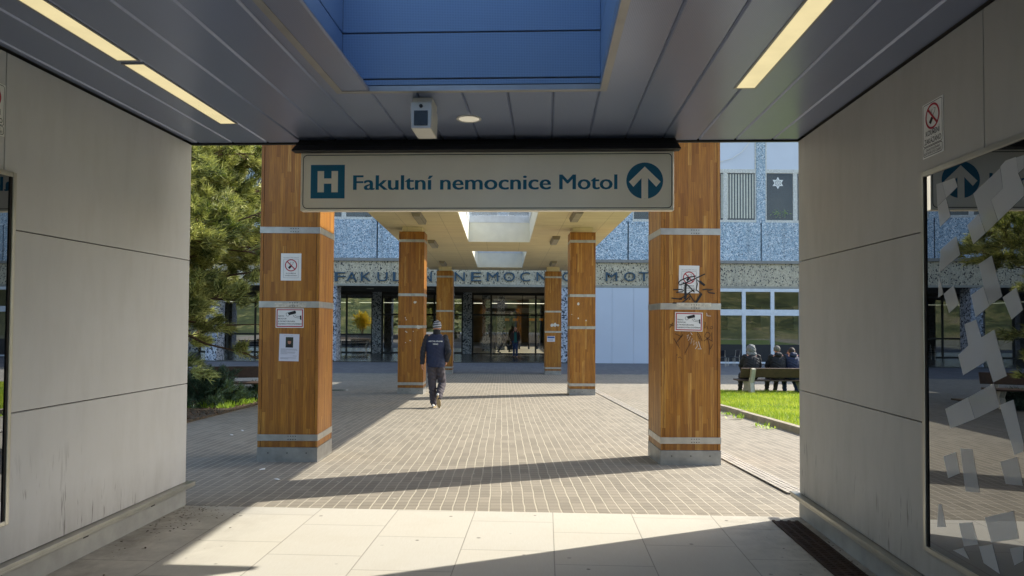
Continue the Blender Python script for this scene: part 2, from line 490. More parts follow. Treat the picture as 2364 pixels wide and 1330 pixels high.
M['ceil'] = m_ceiling('satin_ceiling_metal', rgb(150, 162, 192), .5, .30)
M['bluep'] = m_bluepanel()
M['trim'] = simple('grey_trim_metal', rgb(160, 160, 160), .4, .6, .1)
M['steel'] = simple('brushed_steel_band', rgb(176, 174, 168), .38, .75, .16, 9)
M['galv'] = simple('zinc_plinth', rgb(150, 148, 142), .5, .55, .2, 7, .1)
M['black'] = simple('black_rubber_sheet', rgb(22, 22, 24), .6, 0, .2)
M['gap'] = simple('shadow_gap', rgb(34, 31, 28), .9)
M['core'] = simple('dark_core', rgb(40, 22, 8), .9)
M['bolt'] = simple('dark_bolt', rgb(44, 42, 40), .5, .5)
M['paper'] = simple('white_paper', rgb(226, 226, 222), .6, 0, .04)
M['paperb'] = simple('bluish_paper', rgb(206, 206, 216), .6, 0, .03)
M['ink'] = simple('black_ink', rgb(26, 25, 27), .7)
M['inkg'] = simple('grey_ink', rgb(120, 120, 126), .7)
M['red'] = simple('red_ink', rgb(170, 30, 50), .6)
M['teal'] = simple('teal_sign_film', rgb(6, 106, 140), .4, 0, .05)
M['signface'] = simple('satin_sign_face', rgb(250, 243, 224), .42, .3, .04, 2)
M['alu'] = simple('aluminium_frame', rgb(176, 174, 164), .35, .7, .1)
M['whiteframe'] = simple('white_painted_frame', rgb(206, 210, 212), .5, 0, .08)
M['oldframe'] = simple('peeling_white_frame', rgb(196, 194, 186), .7, 0, .3, 14)
M['dkframe'] = simple('dark_bronze_frame', rgb(44, 44, 42), .45, .3)
M['whitepanel'] = simple('white_board', rgb(196, 202, 212), .6, 0, .03, 1)
M['hoard'] = simple('white_hoarding_board', rgb(190, 196, 204), .6, 0, .03, .6)
M['grey'] = simple('grey_concrete', rgb(132, 130, 124), .8, 0, .15, 5, .15)
M['conc'] = simple('bench_concrete', rgb(178, 172, 156), .85, 0, .18, 9, .3, 80)
M['bwood'] = simple('dark_bench_timber', rgb(72, 54, 40), .6, 0, .25, 12, .2, 30)
M['kerb'] = simple('kerb_concrete', rgb(150, 140, 120), .85, 0, .2, 6, .3)
M['bed'] = m_soil('leaf_litter_soil', rgb(40, 33, 24), rgb(104, 88, 66), 22)
M['turf'] = m_soil('turf_soil', rgb(60, 84, 22), rgb(96, 120, 36), 9)
M['ground'] = m_soil('far_ground', rgb(96, 100, 80), rgb(128, 126, 108), .4)
def m_hill():
    n = NT('wooded_hillside'); w = n.world()
    a = n.noise(w, .13, 4, .6); b_ = n.noise(w, .7, 5, .7)
    c = n.ramp(n.math('ADD', n.math('MULTIPLY', a, .55), n.math('MULTIPLY', b_, .5)), [(.36, rgb(26, 34, 16)), (.5, rgb(70, 84, 36)), (.58, rgb(128, 126, 74)), (.66, rgb(150, 140, 104))])
    n.principled(Base_Color=c, Roughness=.95, Normal=n.bump(b_, 1.0, 1.2))
    return n.mat
M['hill'] = m_hill()
M['grass'] = m_leaf('grass_blades', rgb(116, 146, 34), rgb(204, 208, 72), .45, .9)
M['pine'] = m_leaf('pine_needles', rgb(54, 68, 30), rgb(208, 206, 124), .3, 1.5)
M['juniper'] = m_leaf('juniper_scale', rgb(38, 60, 48), rgb(66, 92, 72), .15, 5)
M['weed'] = m_leaf('fresh_weed', rgb(120, 160, 40), rgb(176, 196, 70), .4, 4)
M['yellow'] = m_leaf('yellow_blossom', rgb(226, 190, 30), rgb(240, 214, 70), .4, 3)
M['bark'] = simple('pine_bark', rgb(92, 70, 52), .9, 0, .3, 20, .6, 30)
M['shopglass'] = m_glass('shop_window_glass', (.6, .64, .6, 1), .07, 1.3)
M['upglass'] = m_glass('upper_window_glass', (.86, .85, .82, 1), .02, .8)
M['glass'] = m_glass('window_glass', (.66, .70, .68, 1), .24, 2.2)
M['clear'] = m_glass('clear_lobby_glass', (.85, .87, .85, 1), .05, 1.5)
M['mirror'] = m_mirror_glass()
M['rooflight'] = m_glass('skylight_glass', (.96, .97, .97, 1), .02, 1.0)
M['frost'] = m_frost('frosted_film', .55, .85); M['frost2'] = m_frost('thin_frosted_film', .48)
M['lamp'] = emit('lit_tube_diffuser', (1.0, .84, .46, 1), .95)
M['lamp2'] = emit('lit_downlight', (1.0, .9, .68, 1), .6)
M['lampoff'] = simple('canopy_lamp_housing', rgb(140, 132, 112), .5)
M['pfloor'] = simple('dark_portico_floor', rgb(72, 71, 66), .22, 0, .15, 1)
M['lfloor'] = simple('lobby_terrazzo', rgb(176, 168, 146), .35, 0, .06, 2)
M['dark'] = simple('dark_interior', rgb(62, 58, 50), .8, 0, .3, 1)
M['psoffit'] = simple('portico_soffit', rgb(92, 90, 84), .7)
M['inbeige'] = simple('interior_beige', rgb(150, 144, 118), .8, 0, .2, 1)
M['navyfilm'] = simple('navy_dado_board', rgb(14, 18, 28), .35)
M['orange'] = simple('orange_stripe', rgb(214, 136, 26), .5)
M['letter'] = simple('blue_letters', rgb(36, 66, 84), .45)
M['skin'] = simple('skin', rgb(196, 140, 116), .55, 0, .06)
M['navy'] = simple('navy_quilted_vest', rgb(24, 34, 62), .7, 0, .12, 14, .4, 26)
M['dkfab'] = simple('charcoal_sleeves', rgb(40, 40, 46), .85, 0, .15, 20, .4, 30)
M['trous'] = simple('grey_trousers', rgb(64, 58, 62), .85, 0, .14, 16, .6, 22)
M['blackfab'] = simple('black_coat', rgb(22, 22, 26), .8, 0, .2, 16, .5, 24)
M['greyfab'] = simple('grey_hood_fabric', rgb(112, 112, 112), .9, 0, .15, 18, .5, 26)
M['brownfab'] = simple('dark_brown_jacket', rgb(52, 34, 28), .85, 0, .15, 16, .4, 24)
M['tealfab'] = simple('teal_shirt', rgb(36, 92, 86), .85)
M['denim'] = simple('blue_denim', rgb(44, 58, 88), .9, 0, .15, 20)
M['shoe'] = simple('black_shoe', rgb(24, 23, 24), .5)
M['shoew'] = simple('white_trainer', rgb(196, 192, 184), .6)
M['sole'] = simple('tan_rubber_sole', rgb(156, 134, 96), .75, 0, .2, 30, .5, 60)
M['hair'] = simple('dark_brown_hair', rgb(48, 36, 28), .7, 0, .3, 40, .5, 90)
M['cap'] = simple('grey_cap', rgb(104, 100, 92), .9, 0, .2, 30, .4, 60)
M['hat'] = m_hat()
M['eye'] = simple('eye_dark', rgb(30, 24, 22), .3)
M['lip'] = simple('lip', rgb(150, 84, 76), .5)
M['rust'] = simple('rusty_grate', rgb(62, 46, 38), .8, .3, .35, 12, .4)
M['iron'] = simple('grey_iron_grate', rgb(178, 170, 156), .6, .3, .2, 9)
M['white'] = simple('white_plastic', rgb(214, 212, 204), .4, 0, .04)
M['screen'] = simple('black_glass_lens', rgb(8, 8, 10), .12)
M['printblue'] = simple('blue_print', rgb(40, 84, 150), .5)
M['tape'] = simple('worn_clear_sticker', rgb(196, 190, 176), .3, .2, .3, 30)
M['graff'] = simple('black_marker', rgb(30, 28, 28), .6)
M['graffw'] = simple('white_marker', rgb(210, 205, 195), .6)
M['scratch'] = simple('brown_marker', rgb(70, 42, 20), .7)
M['lining'] = simple('pale_well_concrete', rgb(226, 224, 208), .8, 0, .06, 3, .2, 40)
M['roofing'] = simple('flat_roofing', rgb(110, 110, 108), .8)
M['blind'] = simple('vertical_blind_slats', rgb(222, 220, 206), .8)
M['manhole'] = simple('mossy_iron_cover', rgb(66, 72, 52), .8, .2, .3, 10, .3)

# ------------------------------------------------------------------ world and sun
SUN_AZ, SUN_EL = R(23), R(37.9)
wd = bpy.data.worlds.new('World'); scene.world = wd; wd.use_nodes = True
bg = wd.node_tree.nodes['Background']
sky = wd.node_tree.nodes.new('ShaderNodeTexSky'); sky.sky_type = 'NISHITA'; sky.sun_disc = False
sky.sun_elevation = SUN_EL; sky.sun_rotation = math.pi / 2 - SUN_AZ; sky.air_density = 1.0; sky.dust_density = 1.5; sky.ozone_density = 1.0
wd.node_tree.links.new(sky.outputs[0], bg.inputs[0]); bg.inputs[1].default_value = .41
sl = bpy.data.lights.new('sun', 'SUN'); sl.energy = 8.2; sl.angle = R(.5); sl.color = (1, .95, .85)
so = link('sun', sl)
so.rotation_euler = Vector((-math.cos(SUN_EL) * math.cos(SUN_AZ), -math.cos(SUN_EL) * math.sin(SUN_AZ), -math.sin(SUN_EL))).to_track_quat('-Z', 'Y').to_euler()
scene.view_settings.view_transform = 'Standard'; scene.view_settings.look = 'None'; scene.view_settings.exposure = 0
scene.cycles.max_bounces = 10; scene.cycles.diffuse_bounces = 6; scene.cycles.glossy_bounces = 5; scene.cycles.transparent_max_bounces = 16
scene.cycles.use_denoising = True; scene.cycles.sample_clamp_indirect = 6

# ------------------------------------------------------------------ ground
g = MB()
ys = [-400, -8, 5.86, 28.1, 49, 400]
g.quad((-600, -600, -.9), (600, -600, -.9), (600, 600, -.9), (-600, 600, -.9))
struct(g.build('terrain', M['ground']))
def sheet(name, x0, x1, ylist, dz, m):
    b = MB()
    for y0, y1 in zip(ylist[:-1], ylist[1:]):
        b.quad((x0, y0, zg(y0) + dz), (x1, y0, zg(y0) + dz), (x1, y1, zg(y1) + dz), (x0, y1, zg(y1) + dz))
    return struct(b.build(name, m))
b = MB()                                            # passage floor, laid square to the passage
P0 = [PT(-14, -14), PT(14, -14), PT(14, BE - .02), PT(-14, BE - .02)]
b.quad(*P0)
struct(b.build('passage_floor', M['tile']))
b = MB()                                            # brick pavement follows the slope; first strip meets the passage floor
l0, r0 = PT(-30, BE - .02), PT(30, BE - .02)
def zrow(p): return -.004 if p.y <= 5.9 else zg(p.y) - .004
rows = [(l0, r0), (Vector((-30, 9, 0)), Vector((30, 9, 0)))]
for y in (28.1, 30.6): rows.append((Vector((-30, y, 0)), Vector((30, y, 0))))
for (a0, a1), (b0, b1) in zip(rows[:-1], rows[1:]):
    N = 24
    for i in range(N):
        p, q = a0.lerp(a1, i / N), a0.lerp(a1, (i + 1) / N); r_, s_ = b0.lerp(b1, (i + 1) / N), b0.lerp(b1, i / N)
        b.quad(*[(v.x, v.y, zrow(v)) for v in (p, q, r_, s_)])
struct(b.build('brick_pavement', M['paver']))
sheet('plaza_pavement', -60, 60, [30.6, 39.0], 0.0, M['plaza'])
b = MB().box(-60, 60, 30.5, 30.6, -.7, -.643)
struct(b.build('plaza_kerb', M['grey']))
b = MB().box(-45, 45, 38.8, 49.2, -.72, -.60)
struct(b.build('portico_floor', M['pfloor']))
b = MB().box(-45, 45, 49.2, 78, -.72, -.60)
struct(b.build('lobby_floor', M['lfloor']))

# lawn on the right with its kerb
def slab_on_slope(b, x0, x1, y0, y1, h0, h1, mi=0):
    b.hexa([(x0, y0, zg(y0) + h0), (x1, y0, zg(y0) + h0), (x1, y1, zg(y1) + h0), (x0, y1, zg(y1) + h0)],
           [(x0, y0, zg(y0) + h1), (x1, y0, zg(y0) + h1), (x1, y1, zg(y1) + h1), (x0, y1, zg(y1) + h1)], mi)
b = MB(); slab_on_slope(b, 4.74, 26, 8.0, 20.0, -.1, .06)
struct(b.build('lawn_soil', M['turf']))
b = MB()
y = 7.8
while y < 20.1:
    y1 = min(y + 1.0, 20.12)
    slab_on_slope(b, 4.62 + random.uniform(-.004, .004), 4.74, y + .004, y1 - .004, -.15, .10 + random.uniform(-.004, .004)); y = y1
x = 4.74
while x < 26:
    slab_on_slope(b, x + .004, x + .996, 20.0, 20.12, -.15, .10); x += 1
tag(b.build('lawn_kerb', M['kerb'], None, bevel=.008), 'low concrete kerb edging the sunlit lawn right of the columns', 'kerb')

def blades(name, x0, x1, y0, y1, n, hmin, hmax, base, m, label, wd_=.007):
    xs = rng.uniform(x0, x1, n); yy = rng.uniform(y0, y1, n)
    clump = np.sin(xs * 3.1 + np.sin(yy * 2.3) * 2) * np.sin(yy * 2.7 + np.cos(xs * 1.7) * 2) * .5 + .5
    hh = rng.uniform(hmin, hmax, n) * (.6 + .6 * clump)
    a = rng.uniform(0, 2 * np.pi, n); lx = rng.normal(0, .35, n) * hh; ly = rng.normal(0, .35, n) * hh
    zb = np.array([zg(v) for v in yy]) + base
    v = np.empty((n, 3, 3))
    v[:, 0] = np.stack([xs - np.cos(a) * wd_, yy - np.sin(a) * wd_, zb], 1)
    v[:, 1] = np.stack([xs + np.cos(a) * wd_, yy + np.sin(a) * wd_, zb], 1)
    v[:, 2] = np.stack([xs + lx, yy + ly, zb + hh], 1)
    me = bpy.data.meshes.new(name)
    me.from_pydata(v.reshape(-1, 3).tolist(), [], np.arange(3 * n).reshape(-1, 3).tolist()); me.materials.append(m)
    o = link(name, me); o['kind'] = 'stuff'; o['category'] = 'grass'; o['label'] = label
    return o
blades('lawn_grass', 4.75, 14, 8.1, 19.95, 110000, .04, .11, .05, M['grass'], 'bright sunlit lawn grass between the kerb and the bench on the right')

# planting bed on the left
b = MB(); slab_on_slope(b, -26, -5.35, 8.0, 19.6, -.1, .035)
struct(b.build('planting_bed', M['bed']))
n_ = 2600
b = MB()
for i in range(n_):
    x = -5.25 - abs(random.gauss(0, 1.0)); y = random.uniform(9, 19); z = zg(y) + random.uniform(.04, .06)
    a = random.uniform(0, 6.28); s = random.uniform(.015, .04); t = random.uniform(-.02, .03)
    u = Vector((math.cos(a) * s, math.sin(a) * s, t)); w = Vector((-math.sin(a) * s * .5, math.cos(a) * s * .5, 0))
    p = Vector((x, y, z))
    b.quad(p - u, p + w, p + u, p - w)
o = b.build('leaf_litter', simple('dry_leaves', rgb(96, 74, 52), .9, 0, .5, 30)); o['kind'] = 'stuff'; o['category'] = 'leaf litter'; o['label'] = 'dry brown leaf litter along the edge of the planting bed on the left'
blades('bed_groundcover', -8.5, -5.5, 14.5, 19.0, 14000, .05, .16, .03, M['weed'], 'fresh green ground cover in sun patches beside the left bench', .012)

for k_, (px, py) in enumerate(((535, 1005), (560, 995), (605, 1085), (640, 1108), (672, 1045))):
    d = ray(px, py); tt = (-.0293 * -5.9 - HC) / (d.z + .0293)
    X, Y = d.x * tt, tt
    t = thing('litter_scrap', ['tiny pale litter scrap nearest the planting bed', 'second tiny litter scrap by the planting bed', 'small crumpled litter scrap at the foot of the front left column', 'pale litter scrap in shade just ahead of the stone floor', 'small litter scrap right beside the front left plinth'][k_], 'litter', (X, Y, zg(Y)), random.uniform(0, 3), 'pale litter scraps on the shaded paving')
    MB().add([(-.03, -.015, .004), (.03, -.012, .006), (.034, .014, .012), (-.026, .016, .005), (.0, .0, .016)], [(0, 1, 4), (1, 2, 4), (2, 3, 4), (3, 0, 4)]).build('scrap', M['paper'], t)
b = MB()
for q in range(420):
    if q < 150: aa, bb = AL + .03 + abs(random.gauss(0, .22)), BE - abs(random.gauss(0, .5))
    else: aa, bb = AR - .05 - abs(random.gauss(0, .16)), random.uniform(2.5, 5.7)
    s = random.uniform(.004, .014); th = random.uniform(0, 6.28); c_ = PT(aa, bb, .013 + random.uniform(0, .004) if q >= 150 else .003)
    u = Vector((math.cos(th), math.sin(th), random.uniform(-.1, .3))) * s; w_ = Vector((-math.sin(th), math.cos(th), 0)) * s * .6
    b.quad(c_ - u, c_ + w_, c_ + u, c_ - w_)
o = b.build('debris', simple('dark_debris', rgb(62, 48, 36), .9, 0, .5, 30)); o['kind'] = 'stuff'; o['category'] = 'debris'; o['label'] = 'dark leaf crumbs gathered along the feet of the passage walls'
# drains
def grate(name, label, mat, x0, x1, y0, y1, zf, pitch, passage=False):
    b = MB(); fr = MB()
    conv = (lambda x, y, z: PT(x, y, z)) if passage else (lambda x, y, z: Vector((x, y, z + zg(y))))
    def bar(bb, xa, xb, ya, yb, h0, h1):
        bb.hexa([conv(xa, ya, h0), conv(xb, ya, h0), conv(xb, yb, h0), conv(xa, yb, h0)], [conv(xa, ya, h1), conv(xb, ya, h1), conv(xb, yb, h1), conv(xa, yb, h1)])
    y = y0
    while y < y1 - .01:
        bar(b, x0 + .012, x1 - .012, y, y + pitch * .62, .0025, .010); y += pitch
    for xx in np.linspace(x0, x1 - .02, 4):
        bar(fr, xx, xx + .02, y0, y1, .002, .012)
    t = thing(name, label, 'drain')
    bar_bed = MB(); bar(bar_bed, x0, x1, y0, y1, .0008, .002)
    bar_bed.build('channel', M['gap'], t); b.build('grating', mat, t); fr.build('frame', mat, t)
    return t
grate('drain_channel', 'long grey slotted drain channel beside the right-hand wooden columns', M['iron'], 2.66, 2.84, 6.6, 21.5, 0, .06)
grate('drain_channel', 'rusty dark drain grate along the foot of the right passage wall', M['rust'], AR - .27, AR - .07, 1.2, 5.72, 0, .035, True)

# ------------------------------------------------------------------ passage building
def passage_wall(side, label):
    a = AL if side < 0 else AR
    o = side                                     # outward direction
    t = thing('passage_wall', label, 'wall', (0, 0, 0), -PHI)
    core = MB().box(min(a + o * .02, a + o * .6), max(a + o * .02, a + o * .6), -3.6, BE - .015, 0, ZC - .004)
    core.build('wall_core', M['gap'], t)
    p = MB()
    zs = [.19, 1.02, 2.06, ZC - .012]
    bs = [BE, on_wall(13, 250, AL)[0], 2.2, .4, -1.6, -3.6] if side < 0 else [BE, 3.42, 1.0, -1.4, -3.6]
    for z0, z1 in zip(zs[:-1], zs[1:]):
        for b0, b1 in zip(bs[:-1], bs[1:]):
            p.box(min(a, a + o * .025), max(a, a + o * .025), b1 + .003, b0 - .003, z0 + .003, z1 - .003)
    # end return panels facing the plaza
    for z0, z1 in zip(zs[:-1], zs[1:]):
        p.box(min(a + o * .026, a + o * .6), max(a + o * .026, a + o * .6), BE - .014, BE + .004, z0 + .003, z1 - .003)
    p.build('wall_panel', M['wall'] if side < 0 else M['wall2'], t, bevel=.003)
    r = MB()
    x0, x1 = sorted((a - o * .055, a + o * .01))
    r.box(x0, x1, -3.6, BE + .06, .165, .19)
    x0, x1 = sorted((a - o * .055, a - o * .045))
    r.box(x0, x1, -3.6, BE + .06, .15, .165)
    r.build('ledge_rail', M['alu'], t, bevel=.003)
    s = MB(); x0, x1 = sorted((a - o * .004, a + o * .02)); s.box(x0, x1, -3.6, BE - .002, .002, .164)
    s.build('skirting', simple('pale_skirting', rgb(158, 158, 152), .6, 0, .15, 6), t)
    k = MB()
    for bb in (5.35, 4.55, 3.8, 3.0):
        x0, x1 = sorted((a - o * .006, a)); k.box(x0, x1, bb, bb + .05, .12, .147)
    k.build('rail_clip', M['bolt'], t)
    return t
passage_wall(-1, 'pale grey panelled passage wall on the left side of the walkway')
passage_wall(1, 'brownish grey panelled passage wall on the right side of the walkway')

# roof and ceiling
CA0, CA1, CB0, CB1, CZ = -1.34, .343, .6, 4.556, 4.7
t = thing('passage_roof', 'dark satin metal plank ceiling over the passage with blue skylight well', 'ceiling', (0, 0, 0), -PHI)
slab = MB()
for (x0, x1, y0, y1) in ((AL - .7, CA0 - .02, -3.6, BE), (CA1 + .02, AR + .7, -3.6, BE), (CA0 - .02, CA1 + .02, CB1 + .02, BE), (CA0 - .02, CA1 + .02, -3.6, CB0 - .02)):
    slab.box(x0, x1, y0, y1, ZC + .03, ZC + .34)
slab.build('roof_slab', M['roofing'], t)
pl = MB(); PW = .300
a = .343 - 15 * PW
while a < AR + .7:
    x0, x1 = a + .0015, a + PW - .0015
    x0 = max(x0, AL + .0); x1 = min(x1, AR - .0)
    if x1 - x0 > .02:
        inside = x0 > CA0 - .05 and x1 < CA1 + .05
        for (y0, y1) in (((CB1 + .05, BE - .004), (-3.6, CB0 - .05)) if inside else ((-3.6, BE - .004),)):
            pl.box(x0, x1, y0, y1, ZC, ZC + .028)
    a += PW
pl.build('ceiling_panel', M['ceil'], t, bevel=.010, seg=1)
fe = MB().box(AL - .7, AR + .7, BE + .0005, BE + .03, ZC - .012, ZC + .36)
fe.build('roof_fascia', M['dkframe'], t)
tr = MB()
tr.box(CA0 - .045, CA0, CB0 - .045, CB1 + .045, ZC - .004, ZC + .03); tr.box(CA1, CA1 + .045, CB0 - .045, CB1 + .045, ZC - .004, ZC + .03)
tr.box(CA0, CA1, CB1, CB1 + .045, ZC - .004, ZC + .03); tr.box(CA0, CA1, CB0 - .045, CB0, ZC - .004, ZC + .03)
tr.build('well_trim', M['trim'], t)
zl = [ZC + .0305, 3.135, 3.44, 3.75, 4.06, 4.37, CZ]
for nm, (x0, x1, y0, y1) in (('end', (CA0, CA1, CB1, CB1 + .015)), ('near', (CA0, CA1, CB0 - .015, CB0)), ('side', (CA0 - .015, CA0, CB0, CB1)), ('side', (CA1, CA1 + .015, CB0, CB1))):
    w = MB()
    for z0, z1 in zip(zl[:-1], zl[1:]): w.box(x0, x1, y0, y1, z0 + .005, z1 - .005)
    w.build('blue_panel', M['bluep'], t, bevel=.003)
bk = MB()
bk.box(CA0 - .06, CA0 - .02, CB0 - .06, CB1 + .06, ZC + .35, CZ); bk.box(CA1 + .02, CA1 + .06, CB0 - .06, CB1 + .06, ZC + .35, CZ)
bk.box(CA0 - .02, CA1 + .02, CB1 + .02, CB1 + .06, ZC + .35, CZ); bk.box(CA0 - .02, CA1 + .02, CB0 - .06, CB0 - .02, ZC + .35, CZ)
bk.build('well_housing', M['roofing'], t)
sk = MB().box(CA0 - .06, CA1 + .06, CB0 - .06, CB1 + .06, CZ + .001, CZ + .012)
sk.build('skylight_pane', M['rooflight'], t)

def strip_light(a, b0, b1, label):
    t = thing('strip_light', label, 'ceiling light', PT(a, b1, ZC), -PHI, 'recessed strip lights in the passage ceiling')
    L = b1 - b0; hw = .07
    f = MB()
    f.box(-hw, -hw + .012, -L, 0, -.006, -.0005); f.box(hw - .012, hw, -L, 0, -.006, -.0005)
    f.box(-hw + .012, hw - .012, -.012, 0, -.006, -.0005); f.box(-hw + .012, hw - .012, -L, -L + .012, -.006, -.0005)
    f.build('frame', M['trim'], t)
    MB().box(-hw + .012, hw - .012, -L + .012, -.012, -.003, -.0008).build('diffuser', M['lamp'], t)
strip_light(-2.43, 4.02, 5.29, 'lit cream strip light in the left ceiling nearest the opening')
strip_light(-2.43, 2.4, 3.98, 'lit strip light in the left ceiling closest to the viewer, cut by the frame')
strip_light(1.265, 2.2, 4.575, 'lit yellowish strip light in the right side of the ceiling')

t = thing('downlight', 'small round downlight in the ceiling right of the white camera box', 'ceiling light', PT(-.575, 5.2, ZC), -PHI)
d = MB(); n = 40
d.add([(r * math.cos(2 * math.pi * k / n), r * math.sin(2 * math.pi * k / n), z) for r, z in ((.092, -.0005), (.092, -.008), (.076, -.008)) for k in range(n)],
      [(i * n + k, i * n + (k + 1) % n, (i + 1) * n + (k + 1) % n, (i + 1) * n + k) for i in range(2) for k in range(n)])
d.build('ring', M['white'], t)
MB().add([(.077 * math.cos(2 * math.pi * k / n), .077 * math.sin(2 * math.pi * k / n), -.005) for k in range(n)], [tuple(range(n))]).build('lens', M['lamp2'], t)

# door sensor / camera box hung from the ceiling
ca = at(969, 222, 4.75)
t = thing('security_camera', 'white boxy camera with a black front window hung under the ceiling edge', 'camera', PT(-.835, 4.70, ZC), -PHI)
MB().box(-.068, .068, .0, .20, -.045, -.001).build('mount', M['white'], t, bevel=.004)
h = MB().prism([(-.068, -.046), (.068, -.046), (.072, -.085), (.066, -.225), (-.066, -.225), (-.072, -.085)], -.05, .22)
hs = h.build('housing', M['white'], t, bevel=.006)
MB().box(-.046, .046, -.054, -.0502, -.205, -.105).build('window', M['screen'], t, bevel=.0015)
MB().tube([(0, -.058, -.075), (0, -.05, -.075)], .012, 14).build('lens', M['bolt'], t)

# display windows set into the side walls
def display(side, a, btop, bbot, zt, zb, b_end, label):
    o = side
    t = thing('display_window', label, 'window', (0, 0, 0), -PHI)
    def bx(mb, d0, d1, b0, b1, z0, z1):
        x0, x1 = sorted((a - o * d0, a - o * d1)); mb.box(x0, x1, b0, b1, z0, z1)
    f = MB()
    bx(f, .0005, .016, btop - .028, btop, zb, zt); bx(f, .0005, .016, b_end, btop - .028, zt - .028, zt); bx(f, .0005, .016, b_end, btop - .028, zb, zb + .028)
    f.build('frame', M['alu'], t, bevel=.003)
    f2 = MB(); bx(f2, .0005, .012, btop - .044, btop - .0285, zb + .0285, zt - .0285); f2.build('gasket', M['gap'], t)
    g_ = MB(); bx(g_, .0005, .006, b_end, btop - .045, zb + .029, zt - .029)
    g_.build('pane', M['mirror'], t)
    return t
bR0, zR0 = on_wall(2130, 400, AR); bR1, zR1 = on_wall(2136, 1268, AR)
DW = display(1, AR, bR0, bR1, zR0, zR1, .6, 'dark reflective display window with frosted diamond pattern in the right wall')
bL0, zL0 = on_wall(34, 400, AL); bL1, zL1 = on_wall(12, 1212, AL)
display(-1, AL, bL0, bL1, zL0, zL1, .6, 'edge of a dark display window in the left wall, mostly out of frame')
# frosted film pattern
z3 = lambda p: (2100 + p[0] * .346, 300 + p[1] * .346)
z4 = lambda p: (2100 + p[0] * .4437, 740 + p[1] * .4437)
PA = [(z3, q) for q in ([(218, 350), (300, 320), (320, 378), (243, 454)], [(243, 456), (272, 578), (203, 648), (186, 512)], [(605, 245), (640, 205), (710, 180), (725, 290), (763, 385), (763, 440), (591, 606), (543, 468), (622, 388)],
      [(383, 637), (460, 560), (505, 688), (424, 762)], [(195, 968), (225, 1095), (190, 1120)], [(226, 1095), (292, 1038), (330, 1160), (262, 1222)], [(408, 1103), (492, 1045), (532, 1175), (440, 1250)], [(620, 1118), (710, 1052), (757, 1200), (680, 1265)])] + \
     [(z4, q) for q in ([(285, 20), (345, -5), (372, 88), (440, 48), (505, 288), (435, 322), (400, 210), (278, 285), (252, 180), (305, 130)], [(185, 460), (304, 400), (339, 512), (212, 562)], [(468, 440), (540, 412), (592, 640), (592, 680), (545, 700)],
      [(175, 708), (240, 685), (261, 795), (200, 820)], [(150, 955), (165, 957), (188, 1075), (142, 1075)], [(390, 1025), (540, 990), (568, 1135), (425, 1155)], [(255, 1055), (325, 1050), (358, 1165), (282, 1175)], [(360, 1175), (430, 1165), (470, 1320), (385, 1262)])]
PB = [(z3, q) for q in ([(178, 362), (217, 350), (242, 454), (185, 511)], [(425, 425), (604, 255), (621, 388), (542, 468), (589, 608), (508, 686), (470, 580)], [(711, 185), (763, 165), (763, 255), (726, 289)], [(205, 800), (308, 708), (338, 832), (195, 955)], [(460, 895), (548, 838), (618, 1110), (533, 1172), (493, 1044)])] + \
     [(z4, q) for q in ([(306, 400), (437, 328), (467, 440), (467, 450), (341, 512)], [(263, 665), (325, 670), (365, 895), (290, 890)], [(225, 1195), (281, 1182), (312, 1245)], [(520, 1185), (590, 1175), (592, 1250), (545, 1275)], [(470, 735), (560, 710), (590, 860), (500, 850)])]
for PP, m in ((PA, M['frost']), (PB, M['frost2'])):
    f = MB()
    for conv, q in PP:
        pts = []
        for p in q:
            bb, zz = on_wall(*conv(p), AR - .0075)
            pts.append((AR - .0075, bb, zz))
        f.quad(*pts)
    f.build('frosted_pattern', m, DW)

# ------------------------------------------------------------------ hospital direction sign
SB = 5.80
tl, br = at(695, 349, SB - .0), at(1556, 486, SB)
def sgn(x, y): 
    d = ray(x, y); t_ = SB / (d.x * SP + d.y * CP); return (d.x * CP - SP) * t_, HC + d.z * t_
xl, zt_ = sgn(695, 350); xr, zb_ = sgn(1556, 486)
SWd, SHt = xr - xl, zt_ - zb_
t = thing('hospital_sign', 'long cream hospital direction sign with blue lettering hung across the passage exit', 'sign', PT((xl + xr) / 2, SB, zb_), -PHI)
MB().box(-SWd / 2, SWd / 2, 0, .07, 0, SHt + .0).build('cabinet', M['signface'], t, bevel=.006)
k = SWd / 861.0
def sx(x): return (x - 1125.5) * k
def sz(y): return (486 - y) * k
bd = MB()
def rrect(b, x0, x1, z0, z1, r, w, y):
    pts = []
    for cx, cz, a0 in ((x1 - r, z1 - r, 0), (x0 + r, z1 - r, 90), (x0 + r, z0 + r, 180), (x1 - r, z0 + r, 270)):
        for i in range(7): a = R(a0 + i * 15); pts.append((cx + r * math.cos(a), cz + r * math.sin(a)))
    pts.append(pts[0]); b.stroke(pts, w, y)
rrect(bd, sx(701), sx(1551), sz(480), sz(356), .035, .006, -.0015)
bd.build('border_line', M['ink'], t)
hs = MB()
x0, x1, zz0, zz1 = sx(719), sx(799), sz(457), sz(378)
hw_ = (x1 - x0)
def hr(a0, a1, b0, b1): hs.quad((x0 + a0 * hw_, -.0015, zz0 + b0 * hw_), (x0 + a1 * hw_, -.0015, zz0 + b0 * hw_), (x0 + a1 * hw_, -.0015, zz0 + b1 * hw_), (x0 + a0 * hw_, -.0015, zz0 + b1 * hw_))
hr(0, .2, 0, .98); hr(.8, 1, 0, .98); hr(.2, .8, 0, .18); hr(.2, .8, .8, .98); hr(.39, .61, .18, .43); hr(.39, .61, .585, .8)
hs.build('hospital_symbol', M['teal'], t)
for s_, xa, xb in (('Fakultní', 820, 1004), ('nemocnice', 1023, 1276), ('Motol', 1297, 1427)):
    tm = text_mb(s_, 36 * k, (xb - xa) * k, .02)
    put_mb = MB(); put(put_mb, tm, sx((xa + xb) / 2), -.0015, sz(437)); put_mb.build('lettering', M['teal'], t)
